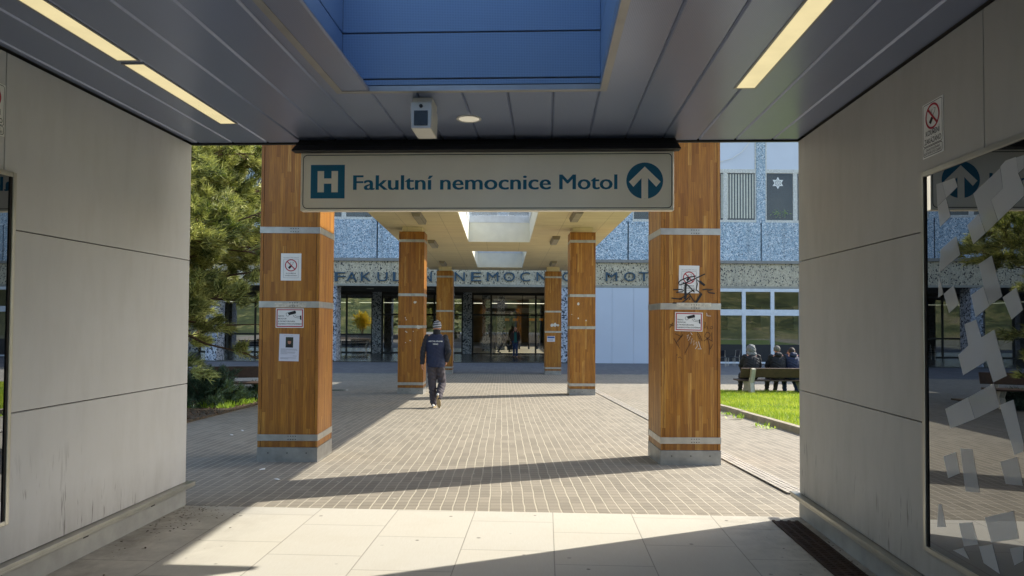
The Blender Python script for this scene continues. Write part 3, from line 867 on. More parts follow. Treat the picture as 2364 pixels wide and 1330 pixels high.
ac = MB(); cx, cz, r_ = sx(1490), sz(418), 41.5 * k
ac.disc(cx, cz, r_, -.0015, 48)
ac.build('arrow_disc', M['teal'], t)
aw = MB()
aw.quad((cx - .18 * r_, -.003, cz - .995 * r_), (cx + .18 * r_, -.003, cz - .995 * r_), (cx + .18 * r_, -.003, cz + .42 * r_), (cx - .18 * r_, -.003, cz + .42 * r_))
for s_ in (-1, 1):
    q = [(0, .78), (s_ * .86, -.06), (s_ * .62, -.34), (s_ * .0, .33)]
    if s_ > 0: q = q[::-1]
    aw.quad(*[(cx + p[0] * r_, -.0034, cz + p[1] * r_) for p in q])
aw.build('arrow', M['signface'], t)
hd = MB()                                            # ribbed black cover over the sign
hx0, hx1 = sx(684), sx(1566)
nr = 7
for i in range(nr):
    f0, f1 = i / nr, (i + 1) / nr
    ya, yb = .02 - .14 * f0, .02 - .14 * f1
    za, zb2 = SHt + .112 - .132 * f0, SHt + .112 - .132 * f1
    e0, e1 = .03 * (1 - f0), .03 * (1 - f1)
    hd.hexa([(hx0 + e1, yb, zb2), (hx1 - e1, yb, zb2), (hx1 - e1, yb + .10, zb2), (hx0 + e1, yb + .10, zb2)], [(hx0 + e0, ya - .012, za - .004), (hx1 - e0, ya - .012, za - .004), (hx1 - e0, ya + .09, za - .004), (hx0 + e0, ya + .09, za - .004)])
hd.build('ribbed_cover', M['black'], t)
for q in (-1.2, -.4, .4, 1.2): MB().box(q - .02, q + .02, .02, .05, SHt + .001, ZC - zb_).build('hanger', M['black'], t)

# ------------------------------------------------------------------ wooden columns
CH = 4.4
def make_column(label):
    t = thing('wooden_column', label, 'column', (0, 0, 0), 0, 'wood clad columns along the covered walk')
    w2 = .345
    MB().box(-w2 + .012, w2 - .012, -w2 + .012, w2 - .012, .17, CH - .01).build('core', M['core'], t)
    c = MB(); cp = .035
    for sx_ in (-1, 1):
        for sy_ in (-1, 1):
            xa, xb = sorted((sx_ * w2, sx_ * (w2 - cp))); ya, yb = sorted((sy_ * w2, sy_ * (w2 - cp)))
            c.box(xa, xb, ya, yb, .165, CH)
    e = w2 - cp - .005
    c.box(-e, e, -w2 + .001, -w2 + .011, .165, CH); c.box(-e, e, w2 - .011, w2 - .001, .165, CH)
    c.box(-w2 + .001, -w2 + .011, -e, e, .165, CH); c.box(w2 - .011, w2 - .001, -e, e, .165, CH)
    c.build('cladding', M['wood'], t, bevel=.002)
    MB().box(-w2 - .004, w2 + .004, -w2 - .004, w2 + .004, -.02, .162).build('plinth', M['galv'], t, bevel=.004)
    pn = MB()
    for x in (-.22, 0, .22):
        pn.tube([(x, -w2 - .007, .10), (x, -w2 - .0035, .10)], .007, 8)
    pn.build('rivet', M['bolt'], t)
    for zc in (.275, 1.815, 2.68, 4.15):
        b = MB(); h2 = .037; o_ = w2 + .005
        b.box(-o_, o_, -o_, -w2 - .0005, zc - h2, zc + h2); b.box(-o_, o_, w2 + .0005, o_, zc - h2, zc + h2)
        b.box(-o_, -w2 - .0005, -w2 - .0004, w2 + .0004, zc - h2, zc + h2); b.box(w2 + .0005, o_, -w2 - .0004, w2 + .0004, zc - h2, zc + h2)
        bo = b.build('metal_band', M['steel'], t, bevel=.002)
        k_ = MB()
        for i in range(4):
            for j in (-1, 1): k_.tube([(.01 + i * .028, -o_ - .003, zc + j * .018), (.01 + i * .028, -o_ + .001, zc + j * .018)], .0055, 8)
        k_.build('bolt', M['bolt'], bo)
    MB().box(-.27, .27, -.27, .27, CH + .001, CH + .35).build('concrete_head', M['soffit'], t)
    return t
CX0, CX1 = -2.475, 2.17
col0 = make_column('front left wood clad column carrying three notices')
yc = [8.2 + .345, 19.2 + .345, 30.3 + .345]
labs = {(0, 0): 'front left wood clad column carrying three notices', (0, 1): 'front right wood clad column scrawled with black graffiti',
        (1, 0): 'second wood clad column on the left, right beside the walking man', (1, 1): 'second wood clad column on the right, in front of the white hoarding',
        (2, 0): 'farthest wood clad column on the left, just right of the walking man', (2, 1): 'farthest wood clad column on the right with a small blue notice'}
COLS = {}
for i in range(3):
    for j, x in enumerate((CX0, CX1)):
        yy = yc[i] + (.08 if j == 0 else -.04)
        loc = (x, yy, zg(yy - .345))
        if (i, j) == (0, 0): col0.location = loc; COLS[i, j] = col0
        else: COLS[i, j] = dup(col0, loc, 0, labs[i, j])
def col_face(i, j):                                  # front face plane of a column
    o = COLS[i, j]; return o.location.y - .345
# the heads fit under the sloping soffit of the canopy (made below); the graffiti is a part of the right front column
F01 = col_face(0, 1); CL = Vector(COLS[0, 1].location)
def strokes(polys, w, yoff):
    b = MB()
    for p in polys:
        pts = []
        for q in p:
            v = at(1540 + q[0] * .1804, 590 + q[1] * .1804, F01)
            pts.append((v.x - CL.x, v.z - CL.z))
        b.stroke(pts, w, -.345 - yoff)
    return b
gr = [[(485, 236), (370, 290), (250, 345), (160, 378), (145, 350), (170, 320), (250, 285), (368, 262)], [(480, 385), (425, 350), (375, 305), (385, 365), (370, 440), (440, 490), (400, 555), (362, 610), (300, 520), (285, 490)],
      [(80, 437), (170, 435), (212, 445), (195, 465), (115, 472)], [(450, 440), (500, 432), (585, 436), (515, 455), (530, 475), (610, 486)], [(55, 545), (110, 552), (190, 560)], [(68, 608), (180, 612), (250, 560), (295, 520), (285, 570)],
      [(155, 560), (230, 520), (290, 470), (350, 435)], [(200, 345), (260, 375), (320, 440), (350, 470)]]
strokes(gr, .013, .0062).build('graffiti', M['graff'], COLS[0, 1])
strokes([[(240, 355), (232, 440), (236, 520), (228, 560)], [(440, 490), (362, 612)], [(415, 330), (480, 385)]], .026, .0055).build('graffiti', M['graff'], COLS[0, 1])
sc = [[(30, 930), (75, 860)], [(35, 880), (85, 900)], [(100, 1000), (190, 1040)], [(85, 1060), (160, 1190)], [(120, 1110), (200, 1010), (150, 1080)], [(470, 850), (490, 855), (480, 930), (510, 900), (520, 945)], [(555, 915), (575, 905), (583, 930), (565, 943), (553, 925)],
      [(550, 1010), (530, 985), (500, 985), (482, 1030), (505, 1060), (540, 1045), (552, 1015)], [(468, 1095), (520, 1060), (580, 1100)], [(570, 985), (575, 1090)], [(515, 1060), (545, 1160), (536, 1270)], [(585, 1135), (548, 1200)],
      [(380, 978), (425, 1030), (447, 1095)], [(385, 1010), (420, 1072)], [(300, 1115), (230, 1245)], [(130, 1265), (120, 1280)], [(140, 1310), (165, 1296), (182, 1320)]]
strokes(sc, .007, .0058).build('scrawl', M['scratch'], COLS[0, 1])
strokes([[(250, 1030), (275, 1010), (255, 1060), (300, 1030), (270, 1090), (320, 1060), (300, 1130), (345, 1085), (335, 1150), (375, 1105), (385, 1160), (360, 1195)], [(400, 1100), (425, 1185), (390, 1195), (440, 1195)], [(505, 735), (510, 765)], [(500, 770), (560, 775)], [(300, 985), (320, 1015)]], .006, .0066).build('pale_scrawl', M['graffw'], COLS[0, 1])
# worn sticker strips on the middle bands
for (i, j, x0, x1) in ((0, 0, 634, 707), (0, 1, 1562, 1642)):
    yf = col_face(i, j) - .0068; lo = COLS[i, j].location
    a0, a1 = at(x0, 699, yf), at(x1, 710, yf)
    b = MB().quad((a0.x - lo.x, -.3518, a1.z - lo.z), (a1.x - lo.x, -.3518, a1.z - lo.z), (a1.x - lo.x, -.3518, a0.z - lo.z), (a0.x - lo.x, -.3518, a0.z - lo.z))
    b.build('sticker_strip', M['tape'], COLS[i, j])
# pale paint chips on the second and third columns
for (i, j, pts) in ((1, 0, [(959, 698, 5), (936, 734, 2), (938, 738, 2), (937, 765, 2), (939, 767, 2), (947, 786, 2), (936, 791, 1.6), (954, 765, 1.5), (966, 755, 7), (972, 755, 4)]), (1, 1, [(1335, 702, 5), (1320, 726, 1.6), (1335, 735, 2.5), (1353, 740, 2)]), (2, 1, [(1274, 751, 5), (1281, 750, 6), (1288, 751, 4)])):
    lo = COLS[i, j].location; b = MB(); kpx = (col_face(i, j)) / FPX
    for x, y, r_ in pts:
        v = at(x, y, col_face(i, j)); nn = random.randint(5, 8)
        b.add([(v.x - lo.x + r_ * kpx * random.uniform(.5, 1) * math.cos(6.283 * q / nn), -.3525, v.z - lo.z + r_ * kpx * random.uniform(.4, .9) * math.sin(6.283 * q / nn)) for q in range(nn)], [tuple(range(nn))])
    b.build('paint_chip', M['graffw'], COLS[i, j])

# ------------------------------------------------------------------ notices
def notice(name, label, cat, x0, y0, x1, y1, Y, mat, tilt=0, group=None):
    a0, a1 = at(x0, y0, Y), at(x1, y1, Y)
    w, h = a1.x - a0.x, a0.z - a1.z
    t = thing(name, label, cat, ((a0.x + a1.x) / 2, Y, (a0.z + a1.z) / 2), 0, group)
    t.rotation_euler = (0, tilt, 0)
    MB().box(-w / 2, w / 2, -.002, 0, -h / 2, h / 2).build('sheet', mat, t)
    return t, w, h
def line_text(t, s, x, z, hgt, width=None, m='ink', bold=.01, align='CENTER', y=-.0032, name='lettering'):
    b = MB(); put(b, text_mb(s, hgt, width, bold, 0, align), x, y, z); return b.build(name, M[m], t)
def cigarette(t, cx, cz, r):
    rg = MB().ring(cx, cz, r * .84, r, -.0034); rg.build('prohibition_ring', M['red'], t)
    rg = MB(); d = r * .9 * .7071; rg.stroke([(cx - d, cz + d), (cx + d, cz - d)], r * .17, -.0042); rg.build('prohibition_bar', M['red'], t)
    cg = MB(); cg.stroke([(cx - r * .36, cz - r * .5), (cx - r * .02, cz - r * .12)], r * .34, -.0036)
    cg.stroke([(cx + r * .05, cz), (cx + r * .3, cz + r * .25), (cx + r * .45, cz + r * .5), (cx + r * .2, cz + r * .55)], r * .05, -.0036)
    cg.stroke([(cx - r * .2, cz + r * .1), (cx - r * .12, cz + r * .35), (cx + r * .0, cz + r * .55)], r * .05, -.0036)
    cg.build('cigarette', M['ink'], t)
def no_smoking(label, box, Y, tilt=0):
    t, w, h = notice('no_smoking_notice', label, 'notice', *box, Y, M['paper'], tilt)
    line_text(t, 'Prostor FN Motol', 0, h * .335, h * .026, w * .74, 'inkg', .02)
    b = MB(); rrect(b, -w * .36, w * .36, -h * .40, h * .29, .004, .0025, -.0031); b.build('border', M['inkg'], t)
    cigarette(t, 0, h * .06, w * .30)
    line_text(t, 'KOUŘENÍ', 0, -h * .255, h * .04, w * .48); line_text(t, 'ZAKÁZÁNO', 0, -h * .335, h * .04, w * .58)
F00 = col_face(0, 0)
no_smoking('clean white no smoking notice at the top of the front left column', (649, 585, 695, 648), F00 - .001)
no_smoking('white no smoking notice crossed by graffiti on the front right column', (1567, 613, 1614, 677), F01 - .001, R(1))
def cctv(label, box, Y, tilt=0):
    t, w, h = notice('camera_notice', label, 'notice', *box, Y, M['paper'], tilt)
    b = MB(); e = .03 * w; q = .035 * w
    for (x0, x1, z0, z1) in ((-w / 2 + e, w / 2 - e, h / 2 - e - q, h / 2 - e), (-w / 2 + e, w / 2 - e, -h / 2 + e, -h / 2 + e + q), (-w / 2 + e, -w / 2 + e + q, -h / 2 + e + q, h / 2 - e - q), (w / 2 - e - q, w / 2 - e, -h / 2 + e + q, h / 2 - e - q)):
        b.quad((x0, -.003, z0), (x1, -.003, z0), (x1, -.003, z1), (x0, -.003, z1))
    b.build('border', M['red'], t)
    for i, (s, ww) in enumerate((('TENTO', .22), ('PROSTOR', .31), ('JE MONITOROVÁN', .6), ('KAMEROVÝM SYSTÉMEM', .84))):
        line_text(t, s, -w * .42, h * (.07 - .135 * i), h * .07, w * ww, 'ink', .015, 'LEFT')
    c = MB()
    c.prism([(-.08 * w, .28 * h), (.19 * w, .39 * h), (.22 * w, .33 * h), (.22 * w, .24 * h), (-.02 * w, .15 * h), (-.05 * w, .2 * h)], -.0032, -.0031)
    c.stroke([(-.08 * w, .28 * h), (-.13 * w, .25 * h), (-.12 * w, .12 * h), (-.06 * w, .09 * h), (-.02 * w, .15 * h)], .012 * w, -.0034)
    c.stroke([(.12 * w, .16 * h), (.16 * w, .06 * h), (.22 * w, .03 * h), (.36 * w, .0 * h)], .012 * w, -.0034)
    c.stroke([(.18 * w, .18 * h), (.20 * w, .12 * h), (.26 * w, .09 * h), (.36 * w, .09 * h)], .012 * w, -.0034)
    c.prism([(.36 * w, .12 * h), (.41 * w, .15 * h), (.42 * w, -.1 * h), (.37 * w, -.07 * h)], -.0032, -.0031)
    c.build('camera_pictogram', M['ink'], t)
cctv('red bordered camera surveillance notice on the front left column', (637, 712, 701, 757), F00 - .001)
cctv('red bordered camera surveillance notice amid scrawls on the front right column', (1558, 721, 1622, 765), F01 - .001, R(1))
t, w, h = notice('missing_person_notice', 'white sheet with a small portrait photo, lowest on the front left column', 'notice', 645, 771, 690, 834, F00 - .001, M['paperb'], R(1))
line_text(t, 'Sbírka pro přátele', 0, h * .43, h * .018, w * .5, 'inkg', .01)
ph = MB().quad((-.18 * w, -.003, 0), (.2 * w, -.003, 0), (.2 * w, -.003, .385 * h), (-.18 * w, -.003, .385 * h)); pho = ph.build('photo', simple('dark_green_print', rgb(34, 44, 30), .5), t)
f = MB(); nn = 20
f.add([(.01 * w + .085 * w * math.cos(6.283 * q / nn), -.0036, .21 * h + .085 * h * math.sin(6.283 * q / nn)) for q in range(nn)], [tuple(range(nn))]); f.build('printed_face', simple('printed_skin', rgb(176, 122, 96), .5), pho)
f = MB().prism([(-.15 * w, .0), (.17 * w, 0), (.12 * w, .1 * h), (.05 * w, .125 * h), (-.03 * w, .125 * h), (-.11 * w, .1 * h)], -.0034, -.0033); f.build('printed_coat', M['ink'], pho)
f = MB().prism([(-.075 * w, .24 * h), (.095 * w, .24 * h), (.08 * w, .3 * h), (.01 * w, .325 * h), (-.06 * w, .3 * h)], -.0038, -.0037); f.build('printed_hair', M['hair'], pho)
tx = MB()
for i, ww in enumerate((.8, .84, .3, .74, .72, .35, .0, .2, .0, .78, .4)):
    if ww:
        x0 = -.42 * w if i != 7 else .2 * w
        tx.quad((x0, -.003, -h * (.06 + .036 * i)), (x0 + ww * w, -.003, -h * (.06 + .036 * i)), (x0 + ww * w, -.003, -h * (.049 + .036 * i)), (x0, -.003, -h * (.049 + .036 * i)))
tx.build('text_lines', M['inkg'], t)
t, w, h = notice('blue_notice', 'small white notice with a blue header on the farthest right column', 'notice', 1263, 776, 1281, 789, col_face(2, 1) - .001, M['paperb'])
MB().quad((-w * .45, -.004, h * .12), (w * .45, -.004, h * .12), (w * .45, -.004, h * .42), (-w * .45, -.004, h * .42)).build('header', M['printblue'], t)
tx = MB()
for i in range(3): tx.quad((-w * .4, -.004, -h * (.1 + .12 * i)), (w * .3, -.004, -h * (.1 + .12 * i)), (w * .3, -.004, -h * (.05 + .12 * i)), (-w * .4, -.004, -h * (.05 + .12 * i)))
tx.build('text_lines', M['inkg'], t)

# no smoking signs on the passage walls
def wall_sign(side, bmid, zt_, zb_, wd_, label):
    a = AL if side < 0 else AR
    t = thing('no_smoking_sign', label, 'sign', PT(a - side * .0015, bmid, (zt_ + zb_) / 2), -PHI + (math.pi / 2 if side < 0 else -math.pi / 2))
    if side > 0: t.rotation_euler[2] = -PHI - math.pi / 2
    h = zt_ - zb_; w = wd_
    t.rotation_euler[2] = -PHI + (math.pi / 2 if side > 0 else -math.pi / 2) + math.pi
    MB().box(-w / 2, w / 2, -.002, 0, -h / 2, h / 2).build('sheet', M['paper'], t, bevel=.001)
    b = MB(); rrect(b, -w * .45, w * .45, -h * .29, h * .47, .012, .003, -.0032); rrect(b, -w * .45, w * .45, -h * .47, -h * .31, .012, .003, -.0032); b.build('border', M['ink'], t)
    cigarette(t, 0, h * .22, w * .34)
    line_text(t, 'KOUŘENÍ', 0, -h * .11, h * .1, w * .66, 'ink', .01); line_text(t, 'ZAKÁZÁNO', 0, -h * .255, h * .1, w * .8, 'ink', .01)
    line_text(t, 'ZÁKAZ POUŽÍVÁNÍ', 0, -h * .385, h * .045, w * .66, 'ink'); line_text(t, 'ELEKTRONICKÝCH CIGARET', 0, -h * .445, h * .045, w * .82, 'ink')
b0, zt_ = on_wall(2131, 245, AR); b1, zb2 = on_wall(2180, 345, AR)
_, zb3 = on_wall(2133, 369, AR)
wall_sign(1, (b0 + b1) / 2, zt_, zb3, abs(b0 - b1), 'white no smoking sign high on the right passage wall')
b0l, ztl = on_wall(12, 198, AL); _, zbl = on_wall(7, 316, AL)
wall_sign(-1, b0l - abs(b0 - b1) / 2, ztl, zbl, abs(b0 - b1), 'edge of a white no smoking sign on the left passage wall, cut by the frame')

# ------------------------------------------------------------------ concrete canopy over the walk
def zs_(Y): return 4.51 - .019 * Y
KX0, KX1, KY0, KY1, KT = -3.26, 3.06, 6.05, 31.9, .62
wells = [(7.9, 13.9), (16.4, 22.4), (24.8, 30.7)]
WX0, WX1 = -1.09, .85
t = thing('concrete_canopy', 'long board marked concrete canopy with skylight wells above the covered walk', 'canopy')
s = MB()
def ks(x0, x1, y0, y1, h0=0, h1=KT):
    s.hexa([(x0, y0, zs_(y0) + h0), (x1, y0, zs_(y0) + h0), (x1, y1, zs_(y1) + h0), (x0, y1, zs_(y1) + h0)], [(x0, y0, zs_(y0) + h1), (x1, y0, zs_(y0) + h1), (x1, y1, zs_(y1) + h1), (x0, y1, zs_(y1) + h1)])
ks(KX0, WX0, KY0, KY1); ks(WX1, KX1, KY0, KY1)
ye = [KY0] + [q for w_ in wells for q in w_] + [KY1]
for y0, y1 in zip(ye[0::2], ye[1::2]): ks(WX0, WX1, y0, y1)
s.build('slab', M['soffit'], t)
for (y0, y1) in wells:
    ln = MB(); q = .012
    for (xa, xb, ya, yb) in ((WX0 - .0, WX0 + q, y0, y1), (WX1 - q, WX1, y0, y1), (WX0 + q, WX1 - q, y0, y0 + q), (WX0 + q, WX1 - q, y1 - q, y1)):
        ln.hexa([(xa, ya, zs_(ya) + .012), (xb, ya, zs_(ya) + .012), (xb, yb, zs_(yb) + .012), (xa, yb, zs_(yb) + .012)], [(xa, ya, zs_(ya) + KT), (xb, ya, zs_(ya) + KT), (xb, yb, zs_(yb) + KT), (xa, yb, zs_(yb) + KT)])
    ln.build('well_lining', M['lining'], t)
    f = MB()
    def fb(x0, x1, ya, yb, h0, h1): f.hexa([(x0, ya, zs_(ya) + h0), (x1, ya, zs_(ya) + h0), (x1, yb, zs_(yb) + h0), (x0, yb, zs_(yb) + h0)], [(x0, ya, zs_(ya) + h1), (x1, ya, zs_(ya) + h1), (x1, yb, zs_(yb) + h1), (x0, yb, zs_(yb) + h1)])
    e = .05
    fb(WX0 - e, WX0 + .03, y0 - e, y1 + e, KT + .001, KT + .22); fb(WX1 - .03, WX1 + e, y0 - e, y1 + e, KT + .001, KT + .22); fb(WX0 + .03, WX1 - .03, y0 - e, y0 + .03, KT + .001, KT + .22); fb(WX0 + .03, WX1 - .03, y1 - .03, y1 + e, KT + .001, KT + .22)
    for q in (.25, .5, .75):
        yy = y0 + (y1 - y0) * q; fb(WX0 + .03, WX1 - .03, yy - .02, yy + .02, KT + .17, KT + .21)
    fr = f.build('skylight_frame', M['whiteframe'], t)
    p = MB(); f = p; fb(WX0, WX1, y0, y1, KT + .222, KT + .23); p.build('skylight_pane', M['rooflight'], fr)
for (px, py, lab) in ((968, 500, 'left canopy lamp nearest the sign'), (1000, 560, 'left canopy lamp between the second and farthest columns'), (1023, 606, 'left canopy lamp above the farthest left column'),
                      (1331, 494, 'right canopy lamp nearest the sign'), (1281, 552, 'right canopy lamp between the second and farthest columns'), (1277, 606, 'right canopy lamp above the farthest right column')):
    d = ray(px, py); Y = (4.51 - HC) / (d.z + .019); X = d.x * Y
    q = thing('canopy_lamp', 'unlit box ' + lab, 'lamp', (X, Y, zs_(Y)), 0, 'box lamps under the concrete canopy')
    q.rotation_euler = (-.019, 0, 0)
    MB().hexa([(-.09, -.65, -.10), (.09, -.65, -.10), (.09, .65, -.10), (-.09, .65, -.10)], [(-.12, -.65, -.002), (.12, -.65, -.002), (.12, .65, -.002), (-.12, .65, -.002)]).build('housing', M['lampoff'], q, bevel=.008)
    MB().box(-.07, .07, -.6, .6, -.106, -.101).build('diffuser', simple('dusty_diffuser', rgb(172, 164, 140), .5), q)

# ------------------------------------------------------------------ hospital building
YF = 38.8                                           # front plane of the facade
def fx(x): return at(x, 700, YF).x
def fz(y): return at(1300, y, YF).z
ZFB, ZFT = fz(658), fz(606)                         # fascia bottom and top
ZPB, ZPT = fz(599), fz(511)                         # blue spandrel
ZWT = fz(328)                                       # top of the window band
hb = thing('hospital_building', 'hospital block with blue chip panels, lettered concrete band and glazed ground floor', 'building')
joints = [-48, -41.1, -34.3, -27.4, -20.55, -13.7, fx(870), 0.0, fx(1449), fx(1756), 21.3, 28.4, 35.5, 42.6]
Bk = MB()
for x0, x1 in zip(joints[:-1], joints[1:]):
    Bk.box(x0 + .035, x1 - .035, YF - .12, YF + .2, ZPB, ZPT)
for x in joints: Bk.box(x - .25, x + .25, YF - .10, YF + .2, ZPT + .002, ZWT + .5)
Bk.build('blue_panel', M['blue'], hb)
b = MB().box(joints[0], joints[-1], YF - .02, YF + .25, ZFB, ZFT); b.build('fascia', M['fascia'], hb)
b = MB().box(joints[0], joints[-1], YF - .135, YF + .25, ZFT + .002, ZPB - .002); b.build('string_course', M['grey'], hb)
b = MB().box(joints[0], joints[-1], YF - .03, YF + .25, ZFB - .12, ZFB - .003); b.build('fascia_edge', simple('pale_fascia_edge', rgb(150, 146, 132), .7), hb)
# upper storeys: alternating bands, windows without detail as nothing of them is in view
b = MB()
zt0 = ZWT + .5
while zt0 < 27:
    b.box(joints[0], joints[-1], YF - .1, YF + .2, zt0 + .002, min(zt0 + 1.9, 27.2)); zt0 += 3.6
b.build('upper_spandrel', M['blue'], hb)
b = MB().box(joints[0], joints[-1], YF + .25, YF + 9.5, ZFB + .05, 27.2); b.build('tower_mass', M['dark'], hb)
wl = MB()
wl.box(joints[0], joints[-1], YF + .12, YF + .2, ZWT + .5, 27.0); wl.build('upper_window_band', M['glass'], hb)

def upper_window(x0, x1):
    f = MB(); z0, z1 = ZPT + .005, ZWT + .45
    t_ = .11
    yb0, yb1 = YF - .08, YF + .02
    zm = fz(392)                                    # transom between pane and panel
    f.box(x0, x1, yb0, yb1, z0, z0 + .14); f.box(x0, x1, yb0, yb1, z1 - t_, z1); f.box(x0, x1, yb0, yb1, zm - .11, zm + .11)
    nb = 4; pw = (x1 - x0) / nb
    for i in range(nb + 1):
        xm = x0 + pw * i; w_ = .07 if i in (0, nb) else .12
        xa = max(x0, xm - w_); xb = min(x1, xm + w_)
        f.box(xa, xb, yb0 + .003, yb1 - .003, z0 + .14, zm - .11)
        if i in (0, 2, nb): f.box(xa, xb, yb0 + .003, yb1 - .003, zm + .11, z1 - t_)
    wr = f.build('window_frame', M['oldframe'], hb, bevel=.012)
    MB().box(x0 + .05, x1 - .05, YF - .045, YF - .03, zm + .08, z1 - .05).build('top_panel', M['whitepanel'], wr)
    MB().quad((x0 + .05, YF - .02, z0 + .1), (x1 - .05, YF - .02, z0 + .1), (x1 - .05, YF - .02, zm - .08), (x0 + .05, YF - .02, zm - .08)).build('pane', M['upglass'], wr)
    return wr
for x0, x1 in zip(joints[:-1], joints[1:]):
    upper_window(x0 + .255, x1 - .255)
b = MB().box(joints[0], joints[-1], YF + .03, YF + .1, ZPB, ZPT); b.build('panel_backing', M['gap'], hb)
b = MB().box(joints[0], joints[-1], YF + .9, YF + 1.0, ZPT - .3, ZWT + .5); b.build('room_wall', M['dark'], hb)
bl = MB()                                           # slatted blinds behind the panes right of the front column
x = fx(1640)
while x < fx(1741):
    bl.box(x, x + .08, YF + .02, YF + .035, ZPT + .25, fz(398)); x += .155
bl.build('vertical_blind', M['blind'], hb)
# loose cable
cb = MB(); cb.tube([at(1745, 310, YF - .2), at(1732, 326, YF - .2), at(1714, 350, YF - .2), at(1690, 366, YF - .2), at(1664, 373, YF - .2), at(1640, 376, YF - .2)], .022, 6)
cb.build('hanging_cable', M['white'], hb)
# lettering on the band
LT = [('F', 785), ('A', 812), ('K', 845), ('U', 883), ('L', 919), ('T', 951), ('N', 985), ('Í', 1015), ('N', 1061), ('E', 1099), ('M', 1137), ('O', 1175), ('C', 1212), ('N', 1250), ('I', 1280), ('C', 1309), ('E', 1345), ('M', 1411), ('O', 1453), ('T', 1486), ('O', 1525), ('L', 1560)]
for ch, px in LT:
    b = MB(); wd_ = {'I': .14, 'Í': .2, 'M': .64, 'O': .64}.get(ch, .56)
    put(b, text_mb(ch, .53, wd_, .03, .09), fx(px), YF - .12, at(px, 649.5, YF).z)
    b.build('letter', M['letter'], hb)
# portico
ZPF = -.60
for px in (-29, -22.3):
    MB().box(px - .3, px + .3, YF + .02, YF + 1.1, ZPF + .001, ZFB - .125).build('portico_column', M['pillar'], hb)
for px in (-15.8, -9.35, -3.0, 3.45):
    MB().box(px - .30, px + .30, YF + .02, YF + 1.1, ZPF + .001, ZFB - .125).build('portico_column', M['pillar'], hb)
YG = 49.0
b = MB().box(joints[0], 3.8, YF + .26, YG + .3, ZFB - .02, ZFB + .03); b.build('portico_soffit', M['psoffit'], hb)
for X in (-33.6, -27.3, -21.05, -14.8, -8.6, -2.4, 3.85):
    MB().box(X - .3, X + .3, YG - .25, YG + .35, ZPF + .001, ZFB - .025).build('inner_column', M['pillar'] if X > -40 else M['grey'], hb)
def gl(x, y): return at(x, y, YG)
def glazing(x0, x1, mull, trans, base=.12, door=False):
    f = MB(); zt = ZFB - .03; z0 = ZPF + .001
    yb0, yb1 = YG - .04, YG + .04
    f.box(x0, x1, yb0, yb1, zt - .18, zt)
    if base: f.box(x0, x1, yb0, yb1, z0, z0 + base)
    for xm in [x0 + .05] + list(mull) + [x1 - .05]: f.box(xm - .06, xm + .06, yb0 - .003, yb1 + .003, z0 + base, zt - .18)
    for zt_ in trans:
        xs_ = [x0 + .05] + list(mull) + [x1 - .05]
        for xa, xb in zip(xs_[:-1], xs_[1:]): f.box(xa + .06, xb - .06, yb0, yb1, zt_ - .06, zt_ + .06)
    fr = f.build('glazed_screen', M['dkframe'], hb)
    MB().quad((x0, YG, z0), (x1, YG, z0), (x1, YG, zt), (x0, YG, zt)).build('pane', M['clear'] if door else M['glass'], fr)
    return fr
cols_ = [-33.6, -27.3, -21.05, -14.8, -8.6, -2.4, 3.85]
for i, (a_, c_) in enumerate(zip(cols_[:-1], cols_[1:])):
    x0, x1 = a_ + .3, c_ - .3
    if i == 5: glazing(x0, x1, [gl(1134, 700).x, gl(1237, 700).x], [gl(1100, 727).z], .05, True)
    elif i == 4: glazing(x0, x1, [gl(1003, 700).x, gl(945, 700).x], [gl(900, 726).z], .1)
    else: glazing(x0, x1, [x0 + 1.9, x0 + 3.8], [gl(800, 772).z], .1)
# right of the portico: hoarding and shop windows flush with the band
hx0, hx1 = fx(1376) - 2.3, fx(1640)
t_h = thing('hoarding', 'blank white hoarding boards filling the ground floor bay', 'hoarding', (0, 0, 0))
x = 3.8
zb_ = ZPF + .02
for jx in (fx(1413), fx(1463), fx(1513), fx(1563), fx(1613), fx(1645)):
    MB().box(x + .004, jx - .004, YF - .01, YF + .04, -.64, ZFB - .13).build('board', M['hoard'], t_h, bevel=.004); x = jx
MB().box(3.8, x, YF + .041, YF + .08, -.64, ZFB - .13).build('backing', M['grey'], t_h)
sx0 = fx(1648); pitch = fx(1783) - fx(1717)
def shop_window(x0, n):
    f = MB(); z0, zt = -.62, ZFB - .13
    zb0, zb1 = fz(726), fz(712)
    x1 = x0 + pitch * n
    yb0, yb1 = YF - .03, YF + .07
    ztp = fz(671)
    f.box(x0, x1, yb0, yb1, ztp, zt); f.box(x0, x1, yb0, yb1, z0, z0 + .1); f.box(x0, x1, yb0 + .003, yb1, zb0, zb1)
    for i in range(n + 1):
        xm = x0 + pitch * i; f.box(xm - .1, xm + .1, yb0 - .012, yb1, z0, zt - .002)
    fr = f.build('shop_window', M['whiteframe'], hb, bevel=.01)
    MB().quad((x0, YF + .03, z0), (x1, YF + .03, z0), (x1, YF + .03, zt), (x0, YF + .03, zt)).build('pane', M['shopglass'], fr)
    dd = MB()
    for i in range(n): dd.box(x0 + pitch * i + .101, x0 + pitch * (i + 1) - .101, YF - .012, YF + .012, -.519, fz(793))
    dd.build('dado_board', M['navyfilm'], fr)
    return fr
s0 = fx(1717) - pitch
shop_window(s0, 4); shop_window(s0 + pitch * 4, 4); shop_window(s0 + pitch * 8, 4)
b = MB().box(3.9, joints[-1], YF + 4.0, YF + 4.1, -.6, ZFB); b.box(3.9, joints[-1], YF + .3, YF + 4, ZFB - .02, ZFB + .02); b.build('shop_interior', M['inbeige'], hb)
ci = MB(); 
for k_ in range(5): ci.box(10.6 + k_ * 2.0, 11.6 + k_ * 2.0, YF + 3.9, YF + 3.98, fz(760), fz(700))
ci.build('shop_wall_panel', M['dark'], hb)
